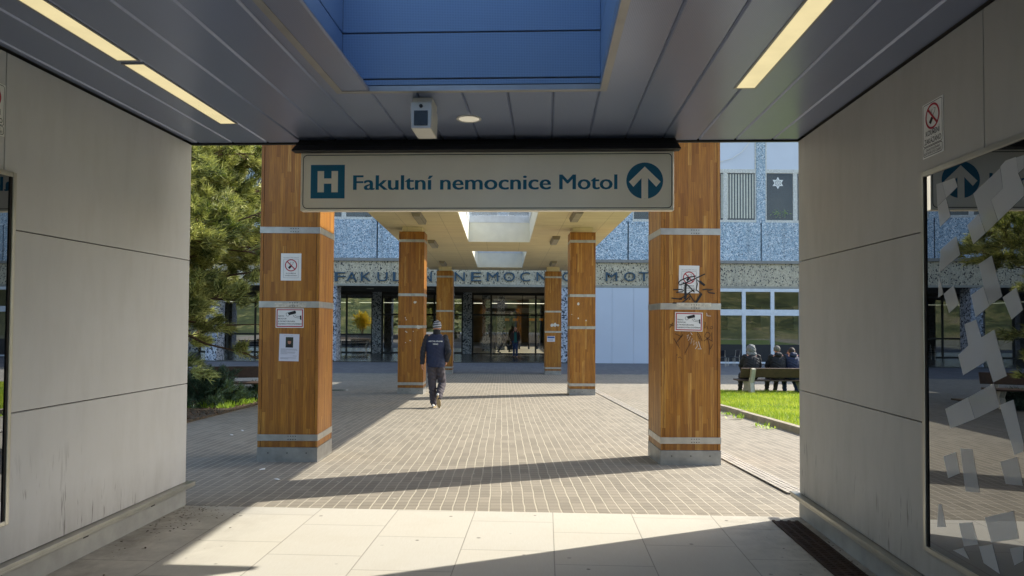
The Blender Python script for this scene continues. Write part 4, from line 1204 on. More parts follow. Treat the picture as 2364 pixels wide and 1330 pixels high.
# lobby behind the doors
lb = MB()
lb.box(-34, 8, 78, 78.2, ZPF, ZFB); lb.box(-34.2, -34, YG, 78, ZPF, ZFB); lb.box(8, 8.2, YG, 78, ZPF, ZFB)
lb.build('lobby_wall', M['inbeige'], hb)
lc = MB()                                           # unseen lobby roof, open slots added to let sun onto the floor
RZ = ZFB + .06
def roof(x0, x1, y0, y1): lc.box(x0, x1, y0, y1, RZ, RZ + .3)
ox0, ox1, oy0, oy1 = 4.6, 9.5, 52.5, 66
roof(-34, ox0, YG + .3, 78); roof(ox1, 12, YG + .3, 78); roof(ox0, ox1, YG + .3, oy0); roof(ox0, ox1, oy1, 78)
for q in range(1, 5): roof(ox0, ox1, oy0 + 2.7 * q - .5, oy0 + 2.7 * q)
for (a0, a1) in ((-14, -10), (-24, -20)): pass
lc.build('lobby_roof', M['grey'], hb)
pr = MB().box(joints[0], 8.2, YG + .301, YG + .5, ZFB + .031, ZFB + .05); pr.build('roof_edge', M['grey'], hb)
YI = 58.0
fr = MB()
for px in (1142, 1163, 1178, 1199, 1221, 1240, 1256): 
    v = at(px, 740, YI); fr.box(v.x - .07, v.x + .07, YI - .05, YI + .05, ZPF, 2.3)
fr.box(at(1142, 740, YI).x, at(1256, 740, YI).x, YI - .06, YI + .06, 2.3, 2.5)
fo = fr.build('inner_doors', M['dkframe'], hb)
st = MB()
for xa, xb in ((1162, 1176), (1184, 1196), (1221, 1235), (1244, 1254)):
    v0, v1 = at(xa, 741, YI - .06), at(xb, 735, YI - .06); st.quad((v0.x, YI - .06, v0.z), (v1.x, YI - .06, v0.z), (v1.x, YI - .06, v1.z), (v0.x, YI - .06, v1.z))
st.build('orange_stripe', M['orange'], fo)
v0, v1 = at(1188, 722, 52), at(1249, 712, 52)
bm = MB().box(v0.x, v1.x, 52, 52.15, v0.z, v1.z); bo = bm.build('hanging_sign', simple('grey_sign_board', rgb(150, 150, 140), .5), hb)
w_ = v1.x - v0.x; h_ = v1.z - v0.z
MB().quad((v0.x + .04 * w_, 51.995, v0.z + .1 * h_), (v0.x + .18 * w_, 51.995, v0.z + .1 * h_), (v0.x + .18 * w_, 51.995, v1.z - .1 * h_), (v0.x + .04 * w_, 51.995, v1.z - .1 * h_)).build('sign_square', M['orange'], bo)
MB().quad((v0.x + .24 * w_, 51.995, v0.z + .56 * h_), (v0.x + .85 * w_, 51.995, v0.z + .56 * h_), (v0.x + .85 * w_, 51.995, v0.z + .74 * h_), (v0.x + .24 * w_, 51.995, v0.z + .74 * h_)).quad((v0.x + .24 * w_, 51.995, v0.z + .22 * h_), (v0.x + .7 * w_, 51.995, v0.z + .22 * h_), (v0.x + .7 * w_, 51.995, v0.z + .4 * h_), (v0.x + .24 * w_, 51.995, v0.z + .4 * h_)).build('sign_lines', M['inkg'], bo)
MB().tube([(v0.x + .3 * w_, 52.07, v1.z), (v0.x + .3 * w_, 52.07, ZFB)], .02, 6).build('sign_hanger', M['dkframe'], bo)
MB().tube([(v0.x + .8 * w_, 52.07, v1.z), (v0.x + .8 * w_, 52.07, ZFB)], .02, 6).build('sign_hanger', M['dkframe'], bo)
pl_ = MB()
for X, Y in ((-6.8, 55), (-1.2, 53.5), (-.1, 56), (-12, 58), (-19, 60)): pl_.box(X - .3, X + .3, Y - .3, Y + .3, ZPF, ZFB)
pl_.build('lobby_pillar', M['pillar'], hb)
# round soffit lamps of the portico
for px in (855, 995): 
    v = at(px, 668, 44); MB().tube([(v.x, 44, ZFB - .045), (v.x, 44, ZFB - .021)], .22, 16).build('soffit_lamp', M['white'], hb)

# star and pot plant in the upper right window
v = at(1797, 422, YF - .1)
t = thing('paper_star', 'white six-pointed paper star hung inside the upper right window', 'paper star', (v.x, YF - .028, v.z))
st = MB(); r0, r1 = .34, .19
def starpts(ra, rb, ph=math.pi / 2): return [((ra if i % 2 == 0 else rb) * math.cos(ph + i * math.pi / 6), (ra if i % 2 == 0 else rb) * math.sin(ph + i * math.pi / 6)) for i in range(12)]
o_ = starpts(r0, r1); i_ = starpts(r0 * .78, r1 * .74)
for q in range(12):
    p, p2, q1, q2 = o_[q], o_[(q + 1) % 12], i_[q], i_[(q + 1) % 12]
    st.quad((p[0], 0, p[1]), (p2[0], 0, p2[1]), (q2[0], 0, q2[1]), (q1[0], 0, q1[1]))
for q in range(6):
    a = math.pi / 2 + q * math.pi / 3
    for s_ in (-.22, .22):
        st.stroke([(.05 * math.cos(a), .05 * math.sin(a)), (.17 * math.cos(a + s_), .17 * math.sin(a + s_)), (.27 * math.cos(a), .27 * math.sin(a))], .035, .0005)
st.ring(0, 0, .03, .07, .0008, 16)
st.build('paper_cutout', M['paper'], t)
v = at(1803, 497, YF + .12)
t = thing('pot_plant', 'small leafy pot plant on the sill of the upper right window', 'pot plant', (v.x, YF + .12, ZPT + .145))
lf = MB()
for q in range(150):
    a = random.uniform(0, 6.28); r_ = abs(random.gauss(0, .22)); p = Vector((random.choice((-.2, .22)) + r_ * math.cos(a) * .8, r_ * math.sin(a) * .3, .42 + random.gauss(0, .09)))
    u = Vector((random.gauss(0, 1), random.gauss(0, 1), random.gauss(0, .5))).normalized() * .06; w2_ = u.orthogonal().normalized() * .025
    lf.quad(p - u, p + w2_, p + u, p - w2_)
lf.build('foliage', M['weed'], t)
MB().tube([(0, 0, .0), (-.02, 0, .2), (-.18, 0, .4)], .012, 6).tube([(0, 0, .15), (.1, 0, .28), (.2, 0, .42)], .01, 6).build('stem', M['bark'], t)

# ------------------------------------------------------------------ benches
def make_bench(label, group='concrete and timber benches on the plaza'):
    t = thing('park_bench', label, 'bench', (0, 0, 0), 0, group)
    L = 2.05
    # the sitter looks towards +y; the back stands on the -y side
    for x in (-.72, .72):
        c = MB()
        prof = [(-.42, 0), (-.20, 0), (-.12, .14), (.02, .14), (.14, 0), (.34, 0), (.16, .24), (.27, .39), (-.22, .39), (-.36, .76), (-.47, .74), (-.33, .36)]
        n_ = len(prof)
        c.add([(x - .055, p[0], p[1]) for p in prof] + [(x + .055, p[0], p[1]) for p in prof], [tuple(range(n_)), tuple(reversed(range(n_, 2 * n_)))] + [(i, (i + 1) % n_, (i + 1) % n_ + n_, i + n_) for i in range(n_)])
        c.build('concrete_leg', M['conc'], t, bevel=.012)
    for y0, y1 in ((-.20, -.03), (-.015, .155), (.17, .33)):
        MB().box(-L / 2, L / 2, y0, y1, .392, .43).build('seat_plank', M['bwood'], t, bevel=.008)
    bk = MB(); dy = -.115
    bk.hexa([(-L / 2, -.275, .50), (L / 2, -.275, .50), (L / 2, -.237, .513), (-L / 2, -.237, .513)], [(-L / 2, -.375, .755), (L / 2, -.375, .755), (L / 2, -.337, .768), (-L / 2, -.337, .768)])
    bk.build('backrest_plank', M['bwood'], t, bevel=.008)
    return t
BY = 19.45
bx = at(1787, 880, BY).x
bench = make_bench('timber and concrete bench with three people sitting on it, seen from behind')
bench.location = (bx, BY, zg(BY) + .0)
def slope_x(px, py):
    d = ray(px, py); tt = (-.0293 * -5.9 - HC) / (d.z + .0293); return d.x * tt, tt
lx, ly = -5.72, 16.6
dup(bench, (lx, ly, zg(ly) + .03), R(180 + 12), 'dark timber bench in the planting bed behind the front left column')

def metal_bench(loc, rz, label):
    t = thing('metal_bench', label, 'bench', loc, rz, 'black benches in the portico')
    s = MB()
    for k_ in range(5): s.box(-.95, .95, -.25 + k_ * .1, -.17 + k_ * .1, .43, .45)
    s.build('seat', M['screen'], t)
    s = MB()
    for k_ in range(4): s.hexa([(-.95, .27 + k_ * .025, .5 + k_ * .1), (.95, .27 + k_ * .025, .5 + k_ * .1), (.95, .29 + k_ * .025, .5 + k_ * .1), (-.95, .29 + k_ * .025, .5 + k_ * .1)], [(-.95, .29 + k_ * .025, .58 + k_ * .1), (.95, .29 + k_ * .025, .58 + k_ * .1), (.95, .31 + k_ * .025, .58 + k_ * .1), (-.95, .31 + k_ * .025, .58 + k_ * .1)])
    s.build('backrest', M['screen'], t)
    for x in (-.85, .85):
        MB().tube([(x, -.24, 0), (x, -.24, .62), (x, .2, .66), (x, .33, .66)], .022, 8).tube([(x, .24, 0), (x, .25, .45), (x, .37, .9)], .022, 8).build('leg_frame', M['iron'], t)
    return t
mb_ = metal_bench((at(812, 805, 46.5).x, 46.9, ZPF), 0, 'black slatted bench in front of the portico window left of the second column')
dup(mb_, (at(575, 800, 46.5).x, 46.9, ZPF), 0, 'black slatted bench deep in the portico behind the pine branches')
# dark cafe chairs by the right windows
def cafe_chair(loc, rz, label):
    t = thing('cafe_chair', label, 'chair', loc, rz, 'dark chairs by the shop windows')
    MB().box(-.22, .22, -.22, .22, .44, .47).build('seat', M['navyfilm'], t, bevel=.01)
    MB().hexa([(-.21, .2, .55), (.21, .2, .55), (.21, .225, .55), (-.21, .225, .55)], [(-.2, .26, .85), (.2, .26, .85), (.2, .285, .85), (-.2, .285, .85)]).build('backrest', M['navyfilm'], t, bevel=.01)
    for sx_ in (-1, 1):
        MB().tube([(sx_ * .19, -.19, 0), (sx_ * .18, -.18, .44)], .014, 6).build('leg', M['iron'], t)
        MB().tube([(sx_ * .2, .22, 0), (sx_ * .18, .2, .45), (sx_ * .19, .27, .84)], .014, 6).build('leg', M['iron'], t)
    return t
v = at(1672, 845, 36.5)
c0 = cafe_chair((v.x, 36.8, -.65), R(150), 'dark cafe chair just right of the front right column')
dup(c0, (at(1697, 845, 37).x, 37.2, -.65), R(215), 'dark cafe chair against the shop window, second from the column')

# manhole cover
mx, my = slope_x(772, 901)
t = thing('manhole_cover', 'round mossy manhole cover in the pavement beside the front left column', 'manhole cover', (mx, my, zg(my)))
t.rotation_euler = (-math.atan(.0293), 0, 0)
MB().tube([(0, 0, -.03), (0, 0, .006)], .33, 28).build('lid', M['manhole'], t)
MB().add([(r_ * math.cos(6.2832 * q / 32), r_ * math.sin(6.2832 * q / 32), .004) for r_ in (.34, .40) for q in range(32)], [(q, 32 + q, 32 + (q + 1) % 32, (q + 1) % 32) for q in range(32)]).build('rim', M['iron'], t)

# ------------------------------------------------------------------ trees and shrubs
def needle_mesh(name, anchors, dirs, per, length, width, spread, m, parent):
    """a tuft of thin needles at every anchor, each needle one slim triangle"""
    A = np.repeat(np.array(anchors), per, 0); D = np.repeat(np.array(dirs), per, 0); n = len(A)
    d = D + rng.normal(0, spread, (n, 3)); d /= np.linalg.norm(d, axis=1)[:, None]
    L = rng.uniform(.6, 1.15, n)[:, None] * length
    side = np.cross(d, rng.normal(0, 1, (n, 3))); side /= np.linalg.norm(side, axis=1)[:, None]
    base = A + rng.normal(0, length * .22, (n, 3))
    v = np.empty((n, 3, 3)); v[:, 0] = base - side * width; v[:, 1] = base + side * width; v[:, 2] = base + d * L
    me = bpy.data.meshes.new(name); me.vertices.add(3 * n); me.vertices.foreach_set('co', v.reshape(-1).astype(np.float32))
    me.loops.add(3 * n); me.loops.foreach_set('vertex_index', np.arange(3 * n, dtype=np.int32))
    me.polygons.add(n); me.polygons.foreach_set('loop_start', np.arange(0, 3 * n, 3, dtype=np.int32)); me.polygons.foreach_set('loop_total', np.full(n, 3, np.int32))
    me.materials.append(m); me.update(); me.validate()
    return link(name, me, parent)

def pine(loc, height, radius, nb, label, seed, per=22, low=.9):
    rd = random.Random(seed)
    t = thing('pine_tree', label, 'tree', loc)
    MB().tube([(0, 0, 0), (.05, 0, height * .3), (-.05, .05, height * .65), (0, 0, height)], [.24, .19, .12, .03], 10).build('trunk', M['bark'], t, smooth=True)
    limbs = MB(); anc = []; drs = []
    for i in range(nb):
        h = low + (height - low - .1) * (i + rd.random()) / nb
        f = h / height
        prof = (1 - f) ** .55 * (1.0 if f > .12 else .75)
        Lb = radius * prof * rd.uniform(.7, 1.1); a = rd.uniform(0, 6.283) if rd.random() < .45 else rd.uniform(-1.5, .9)
        dx, dy = math.cos(a), math.sin(a)
        up = rd.uniform(-.25, .4) if f < .5 else rd.uniform(.0, .6)
        pts = []
        for k_ in range(6):
            s_ = k_ / 5
            pts.append(Vector((dx * Lb * s_, dy * Lb * s_, h + Lb * (up * s_ - .22 * s_ * s_ + .12 * s_ ** 3)) ) + Vector((rd.gauss(0, .05), rd.gauss(0, .05), rd.gauss(0, .05))) * (s_ * 2))
        limbs.tube(pts, [.05 * (1 - .8 * k_ / 5) for k_ in range(6)], 5, cap=False)
        for k_ in range(int((13 + 12 * prof) * (.3 if h < 2.4 else 1))):
            s_ = rd.uniform(.28, 1.0); q = s_ * 5; i0 = min(4, int(q)); p = pts[i0].lerp(pts[i0 + 1], q - i0)
            a2 = a + rd.choice((-1, 1)) * rd.uniform(.5, 1.1); lt = rd.uniform(.35, .95) * (1.15 - s_ * .5) * min(1.2, radius / 3.4)
            e = p + Vector((math.cos(a2) * lt, math.sin(a2) * lt, rd.uniform(-.45, .6) * lt))
            limbs.tube([p, e], [.014, .006], 4, cap=False)
            for q in range(5):
                w_ = p.lerp(e, .5 + .5 * q / 4); anc.append(tuple(w_ + Vector((rd.gauss(0, .03), rd.gauss(0, .03), rd.gauss(0, .03)))))
                dd = (e - p).normalized(); drs.append((dd.x * .8, dd.y * .8, dd.z * .8 + .25))
        anc.append(tuple(pts[-1])); drs.append((dx, dy, .3))
    limbs.build('branch', M['bark'], t)
    needle_mesh('crown', anc, drs, per, .19, .0115, .42, M['pine'], t)
    return t
pine((-9.2, 16.2, zg(16.2)), 13, 4.9, 215, 'tall pine with drooping lower branches left of the front left column', 3, 44, 1.3)

def juniper(loc, r, h, seed, label):
    rd = random.Random(seed); t = thing('juniper_shrub', label, 'shrub', loc, 0, 'low shrubs in the left planting bed')
    st = MB(); anc = []; drs = []
    for i in range(120):
        a = rd.uniform(0, 6.283); el = rd.uniform(.15, 1.2); Lb = r * rd.uniform(.65, 1.1)
        d = Vector((math.cos(a) * math.cos(el), math.sin(a) * math.cos(el), math.sin(el) * h / r * .95)); e = d * Lb
        st.tube([(0, 0, .02), tuple(e * .5 + Vector((0, 0, .06))), tuple(e)], [.014, .008, .003], 4, cap=False)
        for q in range(9):
            w_ = e * (.35 + .65 * q / 8); anc.append((w_.x + rd.gauss(0, .05), w_.y + rd.gauss(0, .05), max(.04, w_.z + rd.gauss(0, .04)))); drs.append((d.x * .9, d.y * .9, d.z * .9 + .25))
    st.build('stem', M['bark'], t)
    needle_mesh('foliage', anc, drs, 26, .12, .007, .5, M['juniper'], t)
    return t
jx, jy = slope_x(470, 945)
juniper((jx - .25, jy + .5, zg(jy) + .02), 1.0, .85, 1, 'large dark spreading juniper beside the left passage wall')
juniper((jx + .55, jy + 2.1, zg(jy + 2.1) + .02), .55, .4, 2, 'small dark juniper in front of the left bench')

def weed(px, py, seed, label, s=1.0):
    rd = random.Random(seed); x, y = slope_x(px, py)
    t = thing('weed', label, 'weed', (x, y, zg(y)), 0, 'weeds along the lawn kerb')
    b = MB()
    for q in range(26):
        a = rd.uniform(0, 6.283); L = rd.uniform(.06, .14) * s; p = Vector((rd.gauss(0, .06), rd.gauss(0, .025), .002))
        d = Vector((math.cos(a), math.sin(a), rd.uniform(.4, 1.1))).normalized() * L; w_ = Vector((-math.sin(a), math.cos(a), 0)) * .013
        b.quad(p, p + d * .5 + w_, p + d, p + d * .5 - w_)
    b.build('leaves', M['weed'], t)
weed(1679, 959, 1, 'low weed at the foot of the lawn kerb nearest the front right column'); weed(1706, 968, 2, 'bushiest weed at the foot of the lawn kerb', 1.3)
weed(1757, 985, 3, 'weed at the foot of the lawn kerb midway to the right wall'); weed(1775, 991, 4, 'tiny weed at the foot of the lawn kerb closest to the right wall', .7)

# surroundings seen in the window reflections: hillside, hedge, blossom
hl = MB(); NX, NY = 40, 14
def hz(x, y): 
    tt = max(0, (-y - 26) / 60); return -.9 + 15 * min(1, tt) ** 1.1 + 1.4 * math.sin(x * .11) * min(1, tt * 3) + .8 * math.sin(x * .31 + y * .2) * min(1, tt * 3)
vs = [(-200 + 400 * i / NX, -26 - 80 * j / NY, hz(-200 + 400 * i / NX, -26 - 80 * j / NY)) for j in range(NY + 1) for i in range(NX + 1)]
hl.add(vs, [(j * (NX + 1) + i, (j + 1) * (NX + 1) + i, (j + 1) * (NX + 1) + i + 1, j * (NX + 1) + i + 1) for j in range(NY) for i in range(NX)])
struct(hl.build('hillside', M['hill'], None, smooth=True))
t = thing('forsythia_bush', 'yellow blossoming bush mirrored in the portico window left of the second column', 'bush', (-17.5, 9.0, zg(9.0) + .03))
MB().tube([(0, 0, 0), (.1, 0, 1.0)], .05, 6).tube([(0, 0, 0), (-.4, .2, 1.2)], .04, 6).tube([(0, 0, 0), (.4, -.2, 1.3)], .04, 6).build('stem', M['bark'], t)
an = []; dr = []
for q in range(700):
    d = Vector((random.gauss(0, 1), random.gauss(0, 1), random.gauss(0, 1))).normalized(); r_ = random.uniform(.3, 1.0) * (.7 + .5 * math.sin(d.x * 5 + d.z * 4) * math.sin(d.y * 6 + d.z * 3))
    an.append((d.x * 1.2 * r_, d.y * 1.2 * r_, 1.7 + d.z * 1.3 * r_)); dr.append((d.x, d.y, d.z + .4))
needle_mesh('blossom', an, dr, 8, .2, .05, .6, M['yellow'], t)

# ------------------------------------------------------------------ people
def capsules(mb, a, b, r0, r1, n=12):
    a, b = Vector(a), Vector(b)
    k = max(1, int((b - a).length / .05))
    mb.tube([a.lerp(b, i / k) for i in range(k + 1)], [r0 + (r1 - r0) * i / k for i in range(k + 1)], n) if (b - a).length > 1e-4 else None
    mb.ball(a, r0, n); mb.ball(b, r1, n)
def fuse(mb, name, m, parent, voxel=.012, smooth=4, wrinkle=0):
    """merge overlapping limbs into one continuous skin"""
    o = mb.build('tmp', m)
    r_ = o.modifiers.new('r', 'REMESH'); r_.mode = 'VOXEL'; r_.voxel_size = voxel; r_.use_smooth_shade = True
    s_ = o.modifiers.new('s', 'SMOOTH'); s_.iterations = smooth; s_.factor = .5
    dg = bpy.context.evaluated_depsgraph_get(); dg.update()
    me = bpy.data.meshes.new_from_object(o.evaluated_get(dg)); me.name = name
    bpy.data.objects.remove(o)
    if wrinkle:
        n = len(me.vertices); co = np.empty(n * 3, np.float32); no = np.empty(n * 3, np.float32)
        me.vertices.foreach_get('co', co); me.vertex_normals.foreach_get('vector', no)
        c = co.reshape(-1, 3); nn = no.reshape(-1, 3)
        w_ = np.sin(c[:, 2] * 62 + 3 * np.sin(c[:, 0] * 21 + c[:, 2] * 9)) * np.sin(c[:, 0] * 17 + c[:, 1] * 23 + c[:, 2] * 11)
        c += nn * (w_ * wrinkle)[:, None]; me.vertices.foreach_set('co', c.reshape(-1)); me.update()
    me.materials.clear(); me.materials.append(m)
    return link(name, me, parent)
def hand(mb, wrist, d, palm_n, thumb_side, curl=.5, s=1.0):
    """palm, four bent fingers of unequal length and a thumb from the side of the palm"""
    w = Vector(wrist); d = Vector(d).normalized(); nrm = Vector(palm_n).normalized(); u = d.cross(nrm).normalized() * thumb_side
    nrm = nrm * 1.0
    for k_ in (-.028, -.009, .010, .028): capsules(mb, w + u * k_ * s * .8, w + d * .085 * s + u * k_ * s, .015 * s, .013 * s, 8)
    for k_, L in ((-.030, .060), (-.010, .076), (.010, .082), (.030, .074)):
        p0 = w + d * .09 * s + u * k_ * s
        d1 = (d * math.cos(curl * .5) + nrm * math.sin(curl * .5)); p1 = p0 + d1 * L * .5 * s
        d2 = (d * math.cos(curl * 1.2) + nrm * math.sin(curl * 1.2)); p2 = p1 + d2 * L * .55 * s
        capsules(mb, p0, p1, .0092 * s, .0085 * s, 8); capsules(mb, p1, p2, .0085 * s, .007 * s, 8)
    t0 = w + d * .025 * s + u * .032 * s; t1 = t0 + (d * .7 + u * .6 + nrm * .25).normalized() * .042 * s; t2 = t1 + (d * .95 + u * .1 + nrm * .3).normalized() * .032 * s
    capsules(mb, t0, t1, .013 * s, .010 * s, 8); capsules(mb, t1, t2, .010 * s, .008 * s, 8)
def head(mb, c, f, up=(0, 0, 1), r=.098):
    """skull, jaw, nose and ears; f is where the face looks"""
    c = Vector(c); f = Vector(f).normalized(); up = Vector(up).normalized(); s_ = f.cross(up).normalized(); up = s_.cross(f)
    def E(p, rr, n=14):
        q = MB(); q.ball((0, 0, 0), rr, n); Mx = Matrix((s_, f, up)).transposed().to_4x4(); Mx.translation = p; q.xf(Mx); mb.add(q.v, q.f)
    E(c + up * .025 - f * .008, (.074, .094, .092)); E(c - up * .05 + f * .028, (.056, .06, .062)); E(c - up * .098 + f * .055, (.026, .024, .02))
    capsules(mb, c + f * .088 + up * .012, c + f * .112 - up * .024, .010, .015, 8)
    for k_ in (-1, 1): E(c + s_ * k_ * .075 - f * .012 - up * .012, (.012, .022, .032), 8)
    E(c + f * .078 + up * .028, (.05, .018, .010), 8); E(c + f * .082 - up * .056, (.024, .014, .009), 8)
    return c, f, up, s_
def face(t, hd):
    c, f, up, s_ = hd
    for k_ in (-1, 1):
        p = c + f * .088 + s_ * k_ * .031 + up * .006; MB().ball(tuple(p), .0095, 8).build('eye', M['eye'], t)
    p = c + f * .092 - up * .056; MB().tube([tuple(p - s_ * .022), tuple(p + f * .004), tuple(p + s_ * .022)], .0055, 6).build('mouth', M['lip'], t)
def body(J, headf, headup=(0, 0, 1), hands=(True, True), hcurl=(.5, .5), palm=((1, 0, 0), (-1, 0, 0))):
    b = MB()
    P = {k_: Vector(v) for k_, v in J.items()}
    capsules(b, P['hipL'], P['kneeL'], .078, .052); capsules(b, P['kneeL'], P['ankL'], .052, .036)
    capsules(b, P['hipR'], P['kneeR'], .078, .052); capsules(b, P['kneeR'], P['ankR'], .052, .036)
    capsules(b, P['hipL'], P['hipR'], .09, .09)
    pel = (P['hipL'] + P['hipR']) / 2
    capsules(b, pel + Vector((0, 0, .05)), P['chest'], .12, .13)
    capsules(b, P['shL'], P['shR'], .062, .062); capsules(b, P['chest'], (P['shL'] + P['shR']) / 2, .13, .075)
    capsules(b, (P['shL'] + P['shR']) / 2, P['head'] - Vector(headup) * .05, .058, .052)
    for s_, i in (('L', 0), ('R', 1)):
        capsules(b, P['sh' + s_], P['el' + s_], .05, .039); capsules(b, P['el' + s_], P['wr' + s_], .039, .026)
        capsules(b, P['ank' + s_], P['toe' + s_], .034, .026)
        if hands[i]: hand(b, P['wr' + s_], P['wr' + s_] - P['el' + s_], palm[i], 1 if i == 0 else -1, hcurl[i])
    hd = head(b, P['head'], headf, headup)
    return b, hd, P
def trousers(P, m, t, r=(.104, .082, .064), voxel=.012):
    b = MB()
    for s_ in 'LR':
        capsules(b, P['hip' + s_], P['knee' + s_], r[0], r[1]); capsules(b, P['knee' + s_], P['ank' + s_] + (P['knee' + s_] - P['ank' + s_]).normalized() * .01, r[1] * .98, r[2])
    capsules(b, P['hipL'], P['hipR'], .115, .115); pel = (P['hipL'] + P['hipR']) / 2; capsules(b, pel, pel + (P['chest'] - pel).normalized() * .08, .125, .13)
    return fuse(b, 'trousers', m, t, voxel, 3, .007)
def sleeves(b, P, r=(.068, .058, .048), cut=.02):
    for s_ in 'LR':
        capsules(b, P['sh' + s_], P['el' + s_], r[0], r[1]); w_ = P['wr' + s_]; capsules(b, P['el' + s_], w_ - (w_ - P['el' + s_]).normalized() * cut, r[1], r[2])
def ell_tube(b, pts, rx_, ry_, n=22):                # torso of oval sections stacked along z
    vs = []; fs = []
    for (p, a, c_) in zip(pts, rx_, ry_):
        for q in range(n): th = 6.28318 * q / n; vs.append((p[0] + a * math.cos(th), p[1] + c_ * math.sin(th), p[2]))
    for i in range(len(pts) - 1):
        for q in range(n): fs.append((i * n + q, i * n + (q + 1) % n, (i + 1) * n + (q + 1) % n, (i + 1) * n + q))
    fs += [tuple(reversed(range(n))), tuple(range((len(pts) - 1) * n, len(pts) * n))]
    b.add(vs, fs)
def shoe(t, heel, toe, up, m, ms, name='shoe'):
    heel, toe, up = Vector(heel), Vector(toe), Vector(up).normalized(); d = (toe - heel).normalized(); up = (up - d * up.dot(d)).normalized(); s_ = d.cross(up)
    b = MB(); L = (toe - heel).length
    for f, w, h in ((0.02, .034, .05), (.2, .038, .055), (.45, .042, .05), (.75, .048, .036), (.93, .036, .026)):
        c = heel + d * L * f + up * (.012 + h * .5); q = MB(); q.ball((0, 0, 0), (L * .17, w, h * .62), 10); Mx = Matrix((d, s_, up)).transposed().to_4x4(); Mx.translation = c; q.xf(Mx); b.add(q.v, q.f)
    so_ = fuse(b, name, m, t, .009, 3)
    b = MB(); n = 18; ring = []
    for q in range(n):
        th = 6.28318 * q / n; f = .5 + .53 * math.cos(th); w = (.036 + .016 * max(0, math.sin((f - .3) * 2.2))) * math.sin(th)
        ring.append((f * L, w))
    lo = [heel + d * x + s_ * y - up * .012 for x, y in ring]; hi = [heel + d * x + s_ * y + up * .014 for x, y in ring]
    b.add(lo + hi, [tuple(reversed(range(n))), tuple(range(n, 2 * n))] + [(i, (i + 1) % n, (i + 1) % n + n, i + n) for i in range(n)])
    b.build('sole', ms, so_)

# the man walking away
mx, my = slope_x(1005, 941)
t = thing('person', 'man walking away in a navy vest, striped knit hat and grey trousers', 'person', (mx, my, zg(my)))
J = dict(hipL=(-.085, 0, .93), kneeL=(-.075, .03, .50), ankL=(-.035, .0, .09), hipR=(.085, 0, .93), kneeR=(.135, .08, .50), ankR=(.085, -.20, .24), chest=(.01, -.01, 1.30), shL=(-.185, -.01, 1.49), shR=(.195, -.01, 1.49),
         elL=(-.27, -.03, 1.20), wrL=(-.285, -.01, .945), elR=(.285, -.10, 1.19), wrR=(.235, .03, 1.00), head=(.02, .05, 1.70), toeL=(-.03, .14, .04), toeR=(.10, -.16, .07))
b, hd, P = body(J, (.12, 1, -.12), hands=(True, True), hcurl=(.7, 1.0))
fuse(b, 'body', M['skin'], t, .0075, 3); face(t, hd)
trousers(P, M['trous'], t, (.112, .088, .075))
b = MB(); sleeves(b, P, (.074, .062, .052), .01); fuse(b, 'sleeves', M['dkfab'], t, .011, 3, .006)
b = MB()
ell_tube(b, [(.005, 0, .86), (.005, 0, .95), (.005, 0, 1.1), (.005, -.01, 1.28), (.005, -.01, 1.42), (.005, 0, 1.52), (.005, .01, 1.575)], [.19, .205, .205, .225, .23, .19, .10], [.135, .145, .145, .155, .15, .115, .085])
vest = fuse(b, 'vest', M['navy'], t, .012, 4, .0035)
b = MB(); capsules(b, (.015, .0, 1.56), (.02, .02, 1.615), .088, .078, 14); fuse(b, 'collar', M['blackfab'], t, .012, 3)
b = MB(); q = MB(); q.ball((0, 0, 0), (.094, .108, .118), 18); q.v = [(p[0], p[1], max(p[2], -.055)) for p in q.v]; b.add([(p[0] + .02, p[1] + .045, p[2] + 1.75) for p in q.v], q.f)
fuse(b, 'knit_hat', M['hat'], t, .010, 3)
shoe(t, (-.04, -.085, .014), (-.03, .185, .014), (0, 0, 1), M['shoew'], M['sole'])
shoe(t, (.070, -.262, .285), (.105, -.205, .022), (0, .95, .2), M['shoew'], M['sole'])
dg = bpy.context.evaluated_depsgraph_get()
bv = BVHTree.FromPolygons([v.co.copy() for v in vest.data.vertices], [tuple(p.vertices) for p in vest.data.polygons])
for s_, z_, w_ in (('ARITMA PRAHA', 1.405, .30), ('TENIS', 1.345, .115)):
    tm = text_mb(s_, .030, w_, .02); o = MB(); vs = []
    for p in tm.v:
        hit = bv.ray_cast(Vector((p[0] + .005, -1, p[2] + z_)), Vector((0, 1, 0)))
        yy = hit[0].y - .004 if hit[0] is not None else -.17
        vs.append((p[0] + .005, yy, p[2] + z_))
    o.add(vs, tm.f); o.build('lettering', M['paper'], vest)

# man striding in the doorway, seen from the side
v = at(1163, 808, 49.6)
t = thing('person', 'dark-clad man striding across the glass doorway', 'person', (v.x, 50.2, ZPF))
t.scale = (1.07, 1.07, 1.07)
J = dict(hipL=(.0, .08, .92), kneeL=(.2, .09, .52), ankL=(.40, .09, .12), hipR=(.0, -.08, .92), kneeR=(-.14, -.09, .52), ankR=(-.36, -.09, .09), chest=(-.02, 0, 1.28), shL=(-.01, .18, 1.46), shR=(-.03, -.18, 1.46),
         elL=(-.12, .24, 1.2), wrL=(-.05, .25, .96), elR=(.08, -.24, 1.2), wrR=(.2, -.22, 1.0), head=(.03, 0, 1.66), toeL=(.52, .09, .14), toeR=(-.22, -.09, .04))
b, hd, P = body(J, (1, -.1, 0), palm=((1, 0, 0), (1, 0, 0))); fuse(b, 'body', M['skin'], t, .010, 3); face(t, hd)
trousers(P, M['blackfab'], t, (.10, .075, .06), .014)
b = MB(); sleeves(b, P); ell_tube(b, [(0, 0, .84), (0, 0, 1.0), (-.01, 0, 1.25), (-.01, 0, 1.42), (0, 0, 1.53)], [.13, .135, .145, .13, .07], [.19, .195, .21, .2, .09]); fuse(b, 'coat', M['blackfab'], t, .014, 3, .005)
